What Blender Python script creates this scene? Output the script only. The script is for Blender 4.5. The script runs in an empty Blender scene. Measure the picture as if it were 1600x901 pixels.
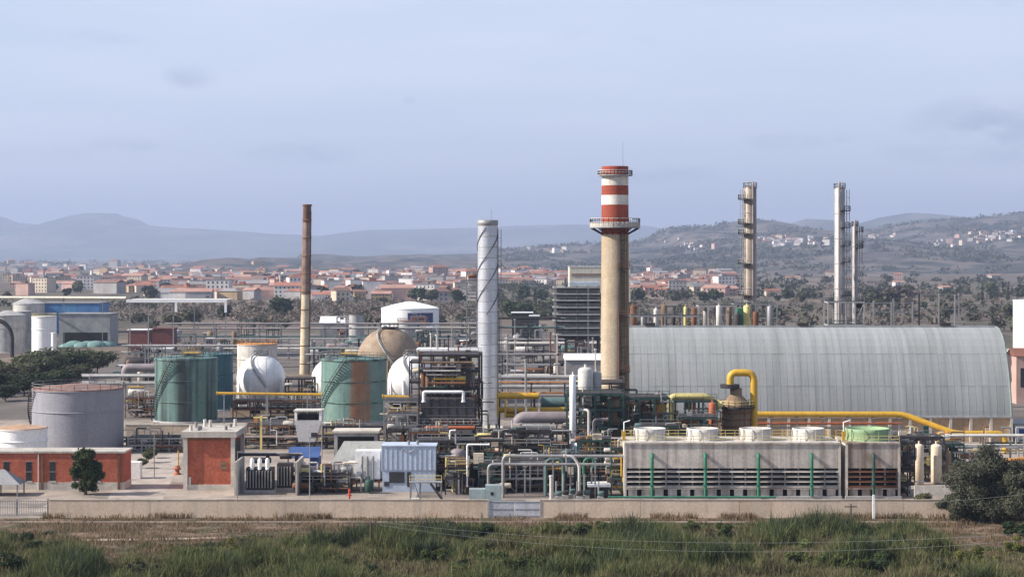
import bpy, math, random
import numpy as np
from mathutils import Vector
R = math.radians
random.seed(11)
rng = np.random.default_rng(5)
S = bpy.context.scene
COL = S.collection

# ------------------------------------------------------------------ camera
FOC, CX, HY, CZ = 3000.0, 800.0, 400.0, 40.0      # focal length in photo pixels, centre column, horizon row, eye height
cd = bpy.data.cameras.new('camera')
cam = bpy.data.objects.new('camera', cd); COL.objects.link(cam)
cam.location = (0, 0, CZ); cam.rotation_euler = (R(90), 0, 0)
cd.sensor_width = 36; cd.lens = FOC / 1600 * 36
cd.shift_y = -50.5 / 1600
cd.clip_start = 1; cd.clip_end = 90000
S.camera = cam

# ------------------------------------------------------------------ sky, sun, exposure
SUN_AZ, SUN_EL = R(-99), R(34)                    # from the left, a little towards the camera
sun_vec = Vector((math.sin(SUN_AZ) * math.cos(SUN_EL), math.cos(SUN_AZ) * math.cos(SUN_EL), math.sin(SUN_EL)))
w = bpy.data.worlds.new('World'); S.world = w; w.use_nodes = True
nt = w.node_tree; N = nt.nodes; L = nt.links
bg = N['Background']
sky = N.new('ShaderNodeTexSky'); sky.sky_type = 'NISHITA'; sky.sun_disc = False
sky.sun_elevation = SUN_EL; sky.sun_rotation = SUN_AZ; sky.altitude = 40
sky.air_density = 1.0; sky.dust_density = 1.4; sky.ozone_density = 2.2
tc = N.new('ShaderNodeTexCoord')
def wmap(scale, nscale, detail, lo, hi, rough=.55):
    mp = N.new('ShaderNodeMapping'); mp.inputs['Scale'].default_value = scale
    L.new(tc.outputs['Generated'], mp.inputs['Vector'])
    nz = N.new('ShaderNodeTexNoise'); nz.inputs['Scale'].default_value = nscale
    nz.inputs['Detail'].default_value = detail; nz.inputs['Roughness'].default_value = rough
    L.new(mp.outputs[0], nz.inputs['Vector'])
    mr = N.new('ShaderNodeMapRange'); mr.inputs[1].default_value = lo; mr.inputs[2].default_value = hi
    mr.interpolation_type = 'SMOOTHSTEP'
    L.new(nz.outputs['Fac'], mr.inputs[0]); return mr.outputs[0]
def wmix(f, a, b, fv=None):
    m = N.new('ShaderNodeMix'); m.data_type = 'RGBA'
    if f is not None: L.new(f, m.inputs[0])
    else: m.inputs[0].default_value = fv
    for s, x in ((6, a), (7, b)):
        if hasattr(x, 'node'): L.new(x, m.inputs[s])
        else: m.inputs[s].default_value = (*x, 1)
    return m.outputs[2]
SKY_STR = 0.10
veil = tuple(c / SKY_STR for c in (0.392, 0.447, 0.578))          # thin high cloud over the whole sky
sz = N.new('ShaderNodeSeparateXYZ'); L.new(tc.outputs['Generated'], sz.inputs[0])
vr = N.new('ShaderNodeMapRange'); L.new(sz.outputs['Z'], vr.inputs[0])                # the veil thins towards the unseen zenith, shaped to weaken sky fill in shade
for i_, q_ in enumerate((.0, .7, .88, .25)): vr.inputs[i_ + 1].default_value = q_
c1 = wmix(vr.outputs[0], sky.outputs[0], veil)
streaks = wmap((1.0, 1.0, 7.0), 2.2, 4, .35, .75)
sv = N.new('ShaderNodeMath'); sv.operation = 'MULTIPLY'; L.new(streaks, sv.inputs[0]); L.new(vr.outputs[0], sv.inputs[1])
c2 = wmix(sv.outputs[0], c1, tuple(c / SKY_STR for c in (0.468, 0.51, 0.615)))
puffs = wmap((1.0, 1.0, 4.2), 9.0, 4, .64, .76, .5)
pm = N.new('ShaderNodeMath'); pm.operation = 'MULTIPLY'; pm.inputs[1].default_value = .55
L.new(puffs, pm.inputs[0])
c3 = wmix(pm.outputs[0], c2, tuple(c / SKY_STR for c in (0.28, 0.33, 0.445)))
# the few soft grey clouds low in the sky, each a patch of direction broken up by noise
dv = N.new('ShaderNodeSeparateXYZ'); L.new(tc.outputs['Generated'], dv.inputs[0])
def wmath(op, a, b=None, clamp=False):
    m_ = N.new('ShaderNodeMath'); m_.operation = op; m_.use_clamp = clamp
    for s_, q_ in ((0, a), (1, b)):
        if q_ is None: continue
        if hasattr(q_, 'node'): L.new(q_, m_.inputs[s_])
        else: m_.inputs[s_].default_value = q_
    return m_.outputs[0]
fy = wmath('MAXIMUM', dv.outputs['Y'], .05); du = wmath('DIVIDE', dv.outputs['X'], fy); dz = wmath('DIVIDE', dv.outputs['Z'], fy)
ragged = wmap((1.0, 1.0, 3.0), 26.0, 5, .30, .66, .6); cloud = None
for px_, py_, wx_, wy_, st_ in ((1545, 205, 150, 62, .75), (1480, 235, 120, 26, .4), (297, 120, 48, 22, .55), (388, 116, 30, 14, .5), (195, 226, 70, 16, .5), (475, 240, 110, 20, .55), (1228, 222, 75, 16, .5), (1316, 214, 24, 12, .4), (60, 243, 110, 18, .4), (640, 157, 14, 9, .4)):
    ex = wmath('DIVIDE', wmath('SUBTRACT', du, (px_ - CX) / FOC), wx_ / FOC); ez = wmath('DIVIDE', wmath('SUBTRACT', dz, (HY - py_) / FOC), wy_ / FOC)
    d2 = wmath('ADD', wmath('MULTIPLY', ex, ex), wmath('MULTIPLY', ez, ez)); g_ = wmath('MULTIPLY', wmath('SUBTRACT', 1.0, d2, True), st_)
    cloud = g_ if cloud is None else wmath('MAXIMUM', cloud, g_)
c3 = wmix(wmath('MULTIPLY', cloud, ragged), c3, tuple(c / SKY_STR for c in (0.235, 0.275, 0.385)))
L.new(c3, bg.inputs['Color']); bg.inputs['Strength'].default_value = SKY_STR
sl = bpy.data.lights.new('sun', 'SUN'); sl.energy = 5.0; sl.angle = R(.6); sl.color = (1, .94, .85)
so = bpy.data.objects.new('sun', sl); COL.objects.link(so); so.location = (-300, 100, 300)
so.rotation_euler = sun_vec.to_track_quat('Z', 'Y').to_euler()
S.view_settings.view_transform = 'Standard'; S.view_settings.look = 'None'
S.view_settings.exposure = 0.78; S.view_settings.gamma = 1; S.view_settings.use_curve_mapping = False
S.render.engine = 'CYCLES'; S.cycles.use_denoising = True
S.cycles.max_bounces = 6; S.cycles.transparent_max_bounces = 6

# ------------------------------------------------------------------ helpers
def X(px, Y): return (px - CX) / FOC * Y
def Z(py, Y): return CZ - (py - HY) / FOC * Y
def GY(py): return CZ * FOC / (py - HY)            # distance at which the ground meets a photo row
def P(px, py, Y): return Vector((X(px, Y), Y, Z(py, Y)))

class MB:
    def __init__(s): s.v = []; s.f = []; s.sm = []; s.mi = []
    def add(s, v, f, smooth=False, mi=0):
        b = len(s.v); s.v += [tuple(p) for p in v]
        for q in f: s.f.append([b + i for i in q]); s.sm.append(smooth); s.mi.append(mi)
        return s
    def box(s, x0, x1, y0, y1, z0, z1, mi=0):
        return s.add([(x0, y0, z0), (x1, y0, z0), (x1, y1, z0), (x0, y1, z0), (x0, y0, z1), (x1, y0, z1), (x1, y1, z1), (x0, y1, z1)],
                     [(0, 3, 2, 1), (4, 5, 6, 7), (0, 1, 5, 4), (1, 2, 6, 5), (2, 3, 7, 6), (3, 0, 4, 7)], False, mi)
    def beam(s, p, q, w, h=None, mi=0):
        h = h or w; p = Vector(p); q = Vector(q); d = (q - p).normalized()
        u = d.cross(Vector((0, 0, 1)))
        if u.length < .01: u = Vector((1, 0, 0))
        u.normalize(); v = u.cross(d)
        vs = []
        for e in (p, q):
            for a, b in ((-1, -1), (1, -1), (1, 1), (-1, 1)): vs.append(e + u * a * w / 2 + v * b * h / 2)
        return s.add(vs, [(0, 1, 2, 3), (7, 6, 5, 4), (0, 4, 5, 1), (1, 5, 6, 2), (2, 6, 7, 3), (3, 7, 4, 0)], False, mi)
    def tube(s, pts, r, n=8, cap=True, rad=0, r1=None):
        pts = [Vector(p) for p in pts]
        if rad: pts = bend(pts, rad)
        k = len(pts); vs = []; ref = None
        for i, p in enumerate(pts):
            d = (pts[min(i + 1, k - 1)] - pts[max(i - 1, 0)]).normalized()
            if ref is None:
                ref = d.cross(Vector((0, 0, 1)))
                if ref.length < .05: ref = d.cross(Vector((1, 0, 0)))
            ref = (ref - d * ref.dot(d)).normalized(); v = d.cross(ref)
            rr = r if r1 is None else r + (r1 - r) * i / (k - 1)
            for j in range(n):
                a = 2 * math.pi * j / n; vs.append(p + ref * math.cos(a) * rr + v * math.sin(a) * rr)
        fs = [(i * n + j, i * n + (j + 1) % n, (i + 1) * n + (j + 1) % n, (i + 1) * n + j) for i in range(k - 1) for j in range(n)]
        s.add(vs, fs, True)
        if cap: s.add(vs[:n], [list(range(n))[::-1]]); s.add(vs[-n:], [list(range(n))])
        return s
    def lathe(s, cx, cy, prof, n=24, smooth=True, a0=0, a1=2 * math.pi):
        full = abs(a1 - a0 - 2 * math.pi) < 1e-6; m = n if full else n + 1
        vs = [(cx + r * math.cos(a0 + (a1 - a0) * j / n), cy + r * math.sin(a0 + (a1 - a0) * j / n), z) for r, z in prof for j in range(m)]
        fs = []
        for i in range(len(prof) - 1):
            for j in range(n):
                k = (j + 1) % m
                fs.append((i * m + j, i * m + k, (i + 1) * m + k, (i + 1) * m + j))
        return s.add(vs, fs, smooth)
    def cyl(s, cx, cy, z0, z1, r, r1=None, n=24):
        r1 = r if r1 is None else r1
        s.lathe(cx, cy, [(r, z0), (r1, z1)], n)
        t = [(cx + r1 * math.cos(2 * math.pi * j / n), cy + r1 * math.sin(2 * math.pi * j / n), z1) for j in range(n)]
        s.add(t, [list(range(n))])
        t = [(cx + r * math.cos(2 * math.pi * j / n), cy + r * math.sin(2 * math.pi * j / n), z0) for j in range(n)]
        return s.add(t, [list(range(n))[::-1]])
    def ball(s, c, r, n=24, m=14, sz=1):
        return s.lathe(c[0], c[1], [(max(r * math.sin(math.pi * i / m), .001), c[2] - r * sz * math.cos(math.pi * i / m)) for i in range(m + 1)], n)
    def hdrum(s, p, q, r, n=16, e=.35):
        p = Vector(p); q = Vector(q); d = (q - p).normalized(); ln = (q - p).length
        prof = [(.05, -r * e), (r * .6, -r * e * .8), (r * .9, -r * e * .4), (r, 0), (r, ln), (r * .9, ln + r * e * .4), (r * .6, ln + r * e * .8), (.05, ln + r * e)]
        u = d.cross(Vector((0, 0, 1))).normalized(); v = u.cross(d)
        vs = [p + d * z + u * rr * math.cos(2 * math.pi * j / n) + v * rr * math.sin(2 * math.pi * j / n) for rr, z in prof for j in range(n)]
        return s.add(vs, [(i * n + j, (i + 1) * n + j, (i + 1) * n + (j + 1) % n, i * n + (j + 1) % n) for i in range(len(prof) - 1) for j in range(n)], True)
    def build(s, name, m, parent=None, kind=None, base=None):
        if parent is not None:
            o = parent
            while o.parent: o = o.parent
            off = o.location
        elif base is not None: off = Vector(base)
        else:
            xs = [p[0] for p in s.v]; ys = [p[1] for p in s.v]
            off = Vector(((min(xs) + max(xs)) / 2, (min(ys) + max(ys)) / 2, min(p[2] for p in s.v)))
        me = bpy.data.meshes.new(name)
        me.from_pydata([(p[0] - off[0], p[1] - off[1], p[2] - off[2]) for p in s.v], [], s.f)
        me.polygons.foreach_set('use_smooth', s.sm)
        for mm in (m if isinstance(m, (list, tuple)) else [m]): me.materials.append(mm)
        if isinstance(m, (list, tuple)): me.polygons.foreach_set('material_index', s.mi)
        me.update()
        ob = bpy.data.objects.new(name, me); COL.objects.link(ob)
        if parent is not None: ob.parent = parent
        else: ob.location = off
        if kind: ob['kind'] = kind
        return ob

def bend(pts, rad, k=4):
    out = [pts[0]]
    for i in range(1, len(pts) - 1):
        a, b, c = pts[i - 1], pts[i], pts[i + 1]
        u = (a - b); v = (c - b); r = min(rad, u.length * .48, v.length * .48)
        p0 = b + u.normalized() * r; p1 = b + v.normalized() * r
        for t in range(k + 1):
            t /= k; out.append(p0 * (1 - t) ** 2 + b * 2 * t * (1 - t) + p1 * t * t)
    return out + [pts[-1]]

THINGS = []
def tag(o, label, cat, group=None):
    o['label'] = label; o['category'] = cat
    if group: o['group'] = group
    THINGS.append(o); return o
def thing(name, label, cat, loc, group=None):
    o = bpy.data.objects.new(name, None); COL.objects.link(o); o.location = loc
    o.empty_display_size = .5
    return tag(o, label, cat, group)
def inst(name, me, parent=None, loc=(0, 0, 0), rz=0, sc=1):
    o = bpy.data.objects.new(name, me); COL.objects.link(o)
    o.parent = parent; o.location = loc; o.rotation_euler = (0, 0, rz)
    o.scale = (sc, sc, sc) if not isinstance(sc, tuple) else sc
    return o
def mesh_of(mb, name, m):
    o = mb.build(name, m, base=(0, 0, 0)); me = o.data; bpy.data.objects.remove(o); return me

# ------------------------------------------------------------------ materials
def C(r, g, b): return tuple((c / 255 / 12.92 if c / 255 <= .04045 else ((c / 255 + .055) / 1.055) ** 2.4) for c in (r, g, b))
def mat(name, col, rough=.8, metal=0., var=.2, vs=.35, streak=None, sa=.6, ss=.9, sl=(.52, .72), patch=None, pa=.6, ps=.12, pl=(.52, .68), xs=None, sy=1., rnd=0., spec=.25, fine=.12):
    m = bpy.data.materials.new(name); m.use_nodes = True
    nt = m.node_tree; N = nt.nodes; L = nt.links; b = N['Principled BSDF']
    b.inputs['Roughness'].default_value = rough; b.inputs['Metallic'].default_value = metal
    b.inputs['Specular IOR Level'].default_value = spec
    geo = N.new('ShaderNodeNewGeometry')
    def noise(sc, det, seed):
        mp = N.new('ShaderNodeMapping'); mp.inputs['Scale'].default_value = sc
        mp.inputs['Location'].default_value = (seed, seed * 1.7, seed * .6)
        L.new(geo.outputs['Position'], mp.inputs['Vector'])
        nz = N.new('ShaderNodeTexNoise'); nz.inputs['Scale'].default_value = 1; nz.inputs['Detail'].default_value = det
        nz.inputs['Roughness'].default_value = .6
        L.new(mp.outputs[0], nz.inputs['Vector']); return nz.outputs['Fac']
    def rangemap(x, a, b_, c, d):
        r = N.new('ShaderNodeMapRange'); L.new(x, r.inputs[0])
        for i, q in enumerate((a, b_, c, d)): r.inputs[i + 1].default_value = q
        return r.outputs[0]
    def mix(f, a, b_):
        x = N.new('ShaderNodeMix'); x.data_type = 'RGBA'; L.new(f, x.inputs[0])
        for s_, q in ((6, a), (7, b_)):
            if hasattr(q, 'node'): L.new(q, x.inputs[s_])
            else: x.inputs[s_].default_value = (*q, 1)
        return x.outputs[2]
    c = col; seed = random.random() * 90
    if patch: c = mix(rangemap(noise((ps,) * 3, 5, seed), pl[0], pl[1], 0, pa), c, patch)
    if streak: c = mix(rangemap(noise((ss, ss * sy, ss * .045), 4, seed + 7), sl[0], sl[1], 0, sa), c, streak)
    if xs:   # a streaky second colour over one range of x on the surface: (x0, x1, x2, x3, colour)
        sx = N.new('ShaderNodeSeparateXYZ'); L.new(geo.outputs['Position'], sx.inputs[0])
        def mul(a_, b_):
            q_ = N.new('ShaderNodeMath'); q_.operation = 'MULTIPLY'; L.new(a_, q_.inputs[0]); L.new(b_, q_.inputs[1]); return q_.outputs[0]
        wob = N.new('ShaderNodeMath'); wob.operation = 'MULTIPLY_ADD'; L.new(noise((.9, .9, .12), 4, seed + 21), wob.inputs[0]); wob.inputs[1].default_value = (xs[1] - xs[0]) * 2.2; L.new(sx.outputs[0], wob.inputs[2])
        sh = (xs[1] - xs[0]) * 1.1
        f_ = mul(rangemap(wob.outputs[0], xs[0] + sh, xs[1] + sh, 0, 1), rangemap(wob.outputs[0], xs[2] + sh, xs[3] + sh, 1, 0))
        f_ = mul(f_, rangemap(noise((1.6, 1.6, .07), 4, seed + 33), .35, .6, .45, 1))
        c = mix(f_, c, xs[4])
    h = N.new('ShaderNodeHueSaturation')
    if hasattr(c, 'node'): L.new(c, h.inputs['Color'])
    else: h.inputs['Color'].default_value = (*c, 1)
    v = rangemap(noise((vs,) * 3, 4, seed + 3), .3, .7, 1 - var, 1 + var)
    if fine:
        f2 = rangemap(noise((2.7,) * 3, 2, seed + 9), .3, .7, 1 - fine, 1 + fine)
        q = N.new('ShaderNodeMath'); q.operation = 'MULTIPLY'; L.new(v, q.inputs[0]); L.new(f2, q.inputs[1]); v = q.outputs[0]
    if rnd:
        oi = N.new('ShaderNodeObjectInfo'); q = N.new('ShaderNodeMath'); q.operation = 'MULTIPLY'
        L.new(rangemap(oi.outputs['Random'], 0, 1, 1 - rnd, 1 + rnd), q.inputs[0]); L.new(v, q.inputs[1]); v = q.outputs[0]
    L.new(v, h.inputs['Value']); L.new(h.outputs[0], b.inputs['Base Color'])
    return m
def leaf(name, col, col2, rnd=.25, trans=.25):
    m = bpy.data.materials.new(name); m.use_nodes = True
    nt = m.node_tree; N = nt.nodes; L = nt.links; b = N['Principled BSDF']; out = N['Material Output']
    b.inputs['Roughness'].default_value = .7; b.inputs['Specular IOR Level'].default_value = .15
    g = N.new('ShaderNodeNewGeometry'); nz = N.new('ShaderNodeTexNoise'); nz.inputs['Scale'].default_value = .55; nz.inputs['Detail'].default_value = 5
    L.new(g.outputs['Position'], nz.inputs['Vector'])
    mr = N.new('ShaderNodeMapRange'); mr.inputs[1].default_value = .35; mr.inputs[2].default_value = .65; L.new(nz.outputs['Fac'], mr.inputs[0])
    x = N.new('ShaderNodeMix'); x.data_type = 'RGBA'; L.new(mr.outputs[0], x.inputs[0]); x.inputs[6].default_value = (*col, 1); x.inputs[7].default_value = (*col2, 1)
    oi = N.new('ShaderNodeObjectInfo'); r = N.new('ShaderNodeMapRange'); L.new(oi.outputs['Random'], r.inputs[0]); r.inputs[3].default_value = 1 - rnd; r.inputs[4].default_value = 1 + rnd
    h = N.new('ShaderNodeHueSaturation'); L.new(x.outputs[2], h.inputs['Color']); L.new(r.outputs[0], h.inputs['Value'])
    L.new(h.outputs[0], b.inputs['Base Color'])
    t = N.new('ShaderNodeBsdfTranslucent'); L.new(h.outputs[0], t.inputs['Color'])
    ms = N.new('ShaderNodeMixShader'); ms.inputs[0].default_value = trans
    L.new(b.outputs[0], ms.inputs[1]); L.new(t.outputs[0], ms.inputs[2]); L.new(ms.outputs[0], out.inputs['Surface'])
    return m

M = {}
M['wall'] = mat('perimeter_concrete', (.64, .50, .375), .9, var=.1, vs=.25, streak=(.30, .25, .21), sa=.45, ss=.8, patch=(.58, .34, .19), pa=.7, ps=.09, rnd=.09)
M['conc'] = mat('concrete', (.42, .38, .33), .9, streak=(.2, .18, .16), sa=.5, patch=(.33, .29, .25), ps=.3)
M['concg'] = mat('grey_concrete', (.34, .33, .32), .9, streak=(.15, .14, .14), sa=.6, patch=(.25, .24, .23), ps=.3)
M['tower'] = mat('cooling_tower_concrete', (.50, .45, .40), .92, var=.14, streak=(.21, .17, .14), sa=.75, ss=.8, sl=(.46, .66), patch=(.37, .31, .26), pa=.8, ps=.3, rnd=.07)
M['stain'] = mat('stained_concrete', (.40, .35, .31), .92, streak=(.12, .08, .06), sa=.85, ss=.5, sl=(.42, .62), patch=(.26, .12, .06), pa=.8, ps=.22)
M['bund'] = mat('bund_concrete', (.46, .37, .28), .92, streak=(.32, .25, .19), sa=.5, patch=(.38, .31, .23), ps=.1)
M['yard'] = mat('yard_concrete', (.28, .23, .19), .92, var=.22, vs=.06, patch=(.17, .145, .125), pa=.85, ps=.11, pl=(.48, .62), fine=.2)
M['brick'] = mat('red_brick', (.36, .098, .055), .88, var=.16, vs=.5, streak=(.30, .085, .055), sa=.6, patch=(.45, .14, .085), ps=.3, fine=.22)
M['plaster'] = mat('pale_plaster', (.50, .45, .39), .9, streak=(.33, .29, .25), sa=.5)
M['white'] = mat('white_paint', (.80, .79, .77), .5, var=.06, streak=(.55, .50, .45), sa=.35, spec=.4)
M['whitew'] = mat('weathered_white', (.52, .49, .45), .65, streak=(.36, .27, .19), sa=.6)
M['sphere'] = mat('sphere_white', (.74, .72, .70), .55, var=.08, streak=(.48, .42, .37), sa=.55, ss=.5, spec=.35)
M['tgrey'] = mat('tank_grey', (.255, .25, .275), .6, var=.06, streak=(.19, .185, .21), sa=.6, ss=.6, rnd=.03)
M['tgreen'] = mat('tank_green', (.105, .18, .16), .6, var=.15, streak=(.035, .045, .045), sa=.95, ss=.33, sl=(.44, .58), patch=(.19, .26, .225), pa=.5, ps=.2)
M['tteal'] = mat('tank_teal', (.05, .12, .14), .6, streak=(.03, .07, .09), sa=.6)
M['trust'] = mat('tank_rust_band', (.27, .105, .035), .85, streak=(.15, .085, .055), sa=.8, ss=1.1, patch=(.20, .22, .17), pa=.5, ps=.4)
M['rsphere'] = mat('rusty_sphere', (.27, .20, .14), .8, streak=(.16, .075, .04), sa=.8, ss=.6, patch=(.36, .32, .25), pa=.7, ps=.14)
M['rroof'] = mat('rust_roof', (.19, .115, .095), .85, streak=(.34, .25, .21), sa=.6, patch=(.30, .11, .07), ps=.3)
M['rust'] = mat('rust', (.17, .075, .04), .9, streak=(.09, .05, .035), sa=.7, patch=(.26, .13, .07))
M['redrust'] = mat('red_rust_pipe', (.36, .10, .045), .8, streak=(.2, .08, .05))
M['flare_top'] = mat('burnt_flare_steel', (.13, .068, .048), .9, streak=(.34, .25, .19), sa=.8, ss=1.2, patch=(.07, .04, .035), ps=.35)
M['flare_low'] = mat('cream_flare_steel', (.50, .42, .29), .8, streak=(.24, .15, .08), sa=.8, ss=1.1)
M['silver'] = mat('aluminium_cladding', (.52, .53, .56), .42, metal=.55, var=.08, vs=.2, streak=(.42, .43, .46), sa=.6, ss=.7, rnd=.07, spec=.5)
M['chim'] = mat('chimney_concrete', (.56, .43, .29), .92, var=.1, streak=(.36, .25, .14), sa=.65, ss=.55, sl=(.45, .65), patch=(.47, .37, .25), ps=.25)
M['chimstain'] = mat('chimney_rust_wash', (.33, .21, .085), .92, streak=(.16, .09, .045), sa=.8, ss=1.0, sl=(.42, .6))
M['cred'] = mat('chimney_red', (.27, .058, .032), .8, var=.12, streak=(.26, .06, .035), sa=.6)
M['cwhite'] = mat('chimney_white', (.62, .57, .50), .8, streak=(.48, .36, .27), sa=.6)
M['wroof'] = mat('warehouse_sheet', (.295, .303, .302), .7, var=.06, vs=.08, streak=(.225, .233, .226), sa=.8, ss=.6, sy=.06, sl=(.40, .64), patch=(.335, .342, .35), pa=.45, ps=.04, rnd=.05, fine=.05)
M['wroofg'] = mat('warehouse_green_trim', (.17, .215, .20), .8, streak=(.11, .12, .11))
M['infill'] = mat('warehouse_infill', (.40, .27, .16), .9, streak=(.22, .13, .08), sa=.6, rnd=.25)
M['yellow'] = mat('yellow_paint', (.52, .30, .025), .5, var=.12, streak=(.40, .19, .02), sa=.5, spec=.4)
M['pale_yellow'] = mat('faded_yellow', (.62, .52, .20), .6, streak=(.40, .30, .12), sa=.6)
M['orange'] = mat('orange_paint', (.45, .19, .04), .6, streak=(.35, .13, .03))
M['gframe'] = mat('green_steel', (.028, .066, .054), .6, var=.25, streak=(.07, .05, .035), sa=.5)
M['green'] = mat('bright_green_steel', (.035, .15, .095), .55)
M['dark'] = mat('dark_steel', (.034, .030, .031), .7, var=.3, streak=(.075, .042, .028), sa=.6)
M['black'] = mat('black_interior', (.012, .011, .011), .9)
M['steel'] = mat('galvanised_steel', (.27, .265, .26), .55, metal=.3, var=.15, streak=(.22, .18, .15), sa=.5)
M['gpipe'] = mat('grey_lagged_pipe', (.29, .28, .275), .5, metal=.25, var=.15, streak=(.24, .21, .19), sa=.5, spec=.4)
M['lav'] = mat('grey_mauve_pipe', (.235, .20, .205), .6, streak=(.22, .17, .16))
M['teal'] = mat('teal_pipe', (.085, .135, .13), .6)
M['brown'] = mat('brown_vessel', (.20, .135, .085), .85, streak=(.09, .05, .035), sa=.8, patch=(.34, .25, .17), ps=.35)
M['tan'] = mat('tan_vessel', (.60, .50, .38), .7, streak=(.38, .25, .14), sa=.6)
M['heater'] = mat('heater_casing', (.11, .10, .10), .8, var=.3, streak=(.05, .04, .036), sa=.7, rnd=.2)
M['bshed'] = mat('pale_blue_cladding', (.42, .48, .58), .55, var=.06, streak=(.33, .38, .46), sa=.5, rnd=.05)
M['blue'] = mat('blue_sheet', (.045, .085, .22), .6)
M['blue2'] = mat('sky_blue_sheet', (.06, .17, .36), .6, streak=(.1, .28, .42), sa=.8, ss=.25)
M['glass'] = mat('dark_glass', (.02, .025, .03), .15, spec=.6, var=.3, vs=.2)
M['navy'] = mat('navy_panel', (.03, .035, .12), .6)
M['red'] = mat('red_paint', (.50, .05, .03), .6)
M['maroon'] = mat('maroon_sheet', (.20, .07, .06), .8, streak=(.12, .05, .05), rnd=.2)
M['asphalt'] = mat('asphalt', (.07, .068, .066), .95)
M['bark'] = mat('bark', (.10, .075, .055), .95)
M['wire'] = mat('cable', (.24, .24, .24), .6)
M['greenfan'] = mat('green_fan_stack', (.24, .34, .19), .7, streak=(.16, .26, .14), sa=.6)
M['cream'] = mat('cream_sheet', (.55, .50, .40), .8, streak=(.38, .33, .26))
M['gbuild'] = mat('grey_sheet', (.24, .235, .235), .85, rnd=.15)
M['tarp'] = mat('turquoise_tarpaulin', (.13, .22, .205), .8, patch=(.24, .29, .28), ps=.5)
# ------------------------------------------------------------------ ground and terrain
def structure(o): o['kind'] = 'structure'; return o
def lattice(seed):
    t = np.random.default_rng(seed).random((256, 256))
    def f(x, y):
        x = np.asarray(x, float); y = np.asarray(y, float)
        xi = np.floor(x).astype(int); yi = np.floor(y).astype(int); u = x - xi; v = y - yi
        u = u * u * (3 - 2 * u); v = v * v * (3 - 2 * v)
        a = t[xi & 255, yi & 255]; b = t[(xi + 1) & 255, yi & 255]; c = t[xi & 255, (yi + 1) & 255]; d = t[(xi + 1) & 255, (yi + 1) & 255]
        return (a * (1 - u) + b * u) * (1 - v) + (c * (1 - u) + d * u) * v
    return f
LN = lattice(3)
def fbm(x, y, o=4):
    s = 0; a = .5
    for i in range(o): s = s + a * LN(x * 2 ** i + 17 * i, y * 2 ** i + 5 * i); a *= .5
    return s

def land_material(name, cols, scales, rough=.95):
    m = bpy.data.materials.new(name); m.use_nodes = True
    nt = m.node_tree; N = nt.nodes; L = nt.links; b = N['Principled BSDF']; b.inputs['Roughness'].default_value = rough
    b.inputs['Specular IOR Level'].default_value = .1
    g = N.new('ShaderNodeNewGeometry')
    c = None
    for i, (col, sc) in enumerate(zip(cols, scales)):
        if c is None: c = col; continue
        mp = N.new('ShaderNodeMapping'); mp.inputs['Scale'].default_value = sc; mp.inputs['Location'].default_value = (i * 13.1, i * 7.7, 0)
        L.new(g.outputs['Position'], mp.inputs['Vector'])
        nz = N.new('ShaderNodeTexNoise'); nz.inputs['Scale'].default_value = 1; nz.inputs['Detail'].default_value = 6; nz.inputs['Roughness'].default_value = .62
        L.new(mp.outputs[0], nz.inputs['Vector'])
        mr = N.new('ShaderNodeMapRange'); mr.inputs[1].default_value = .47; mr.inputs[2].default_value = .57; L.new(nz.outputs['Fac'], mr.inputs[0])
        x = N.new('ShaderNodeMix'); x.data_type = 'RGBA'; L.new(mr.outputs[0], x.inputs[0])
        if hasattr(c, 'node'): L.new(c, x.inputs[6])
        else: x.inputs[6].default_value = (*c, 1)
        x.inputs[7].default_value = (*col, 1); c = x.outputs[2]
    L.new(c, b.inputs['Base Color']); return m
M['plain'] = land_material('plain_fields', [(.13, .102, .082), (.085, .082, .052), (.19, .15, .118), (.062, .060, .044), (.115, .088, .074)],
                           [None, (.004, .0016, 1), (.007, .0022, 1), (.012, .004, 1), (.03, .012, 1)])
M['meadow'] = land_material('meadow_soil', [(.135, .090, .065), (.085, .062, .043), (.19, .135, .10), (.065, .062, .034)],
                            [None, (.12, .2, 1), (.08, .3, 1), (.15, .15, 1)])
M['hill'] = land_material('hill_scrub', [(.040, .044, .036), (.07, .062, .052), (.020, .026, .022), (.115, .095, .08)],
                          [None, (.0018, .0012, .004), (.005, .003, .006), (.011, .005, .01)])
M['mount'] = land_material('mountain_rock', [(.07, .08, .07), (.15, .135, .125), (.04, .05, .045)], [None, (.0006, .0006, .002), (.002, .001, .003)])

g = MB().box(-13500, 13500, -600, 27500, -.5, 0); structure(g.build('ground', M['plain'], base=(0, 0, 0)))
g = MB().box(-130, 130, 150, 293.6, -.3, .02); structure(g.build('meadow', M['meadow'], base=(0, 0, 0)))
g = MB().box(-150, 140, 293.6, 470, -.3, .015); structure(g.build('yard', M['yard'], base=(0, 0, 0)))
g = MB().box(-150, 140, 470, 1000, -.3, .008); structure(g.build('plant_ground', mat('plant_gravel', (.12, .10, .088), .95, var=.35, vs=.03, patch=(.055, .05, .046), pa=.8, ps=.03, streak=(.19, .16, .135), ss=.03), base=(0, 0, 0)))
g = MB().box(-130, 130, 287.8, 289.2, -.3, .14); structure(g.build('kerb', mat('kerb_concrete', (.20, .15, .12), .95, var=.35, patch=(.11, .08, .06), ps=.25), base=(0, 0, 0)))
# worn dirt track through the meadow
tk = MB(); pts = [P(-60, 848, 1)] * 0 + [(-75, 268), (-62, 270.5), (-50, 271.5), (-40, 273)]
for (a, b), (c_, d) in zip(pts[:-1], pts[1:]): tk.add([(a, b - .8, .035), (c_, d - .8, .035), (c_, d + .8, .035), (a, b + .8, .035)], [(0, 1, 2, 3)])
structure(tk.build('path', mat('track_dust', (.34, .26, .20), .95)))
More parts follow.
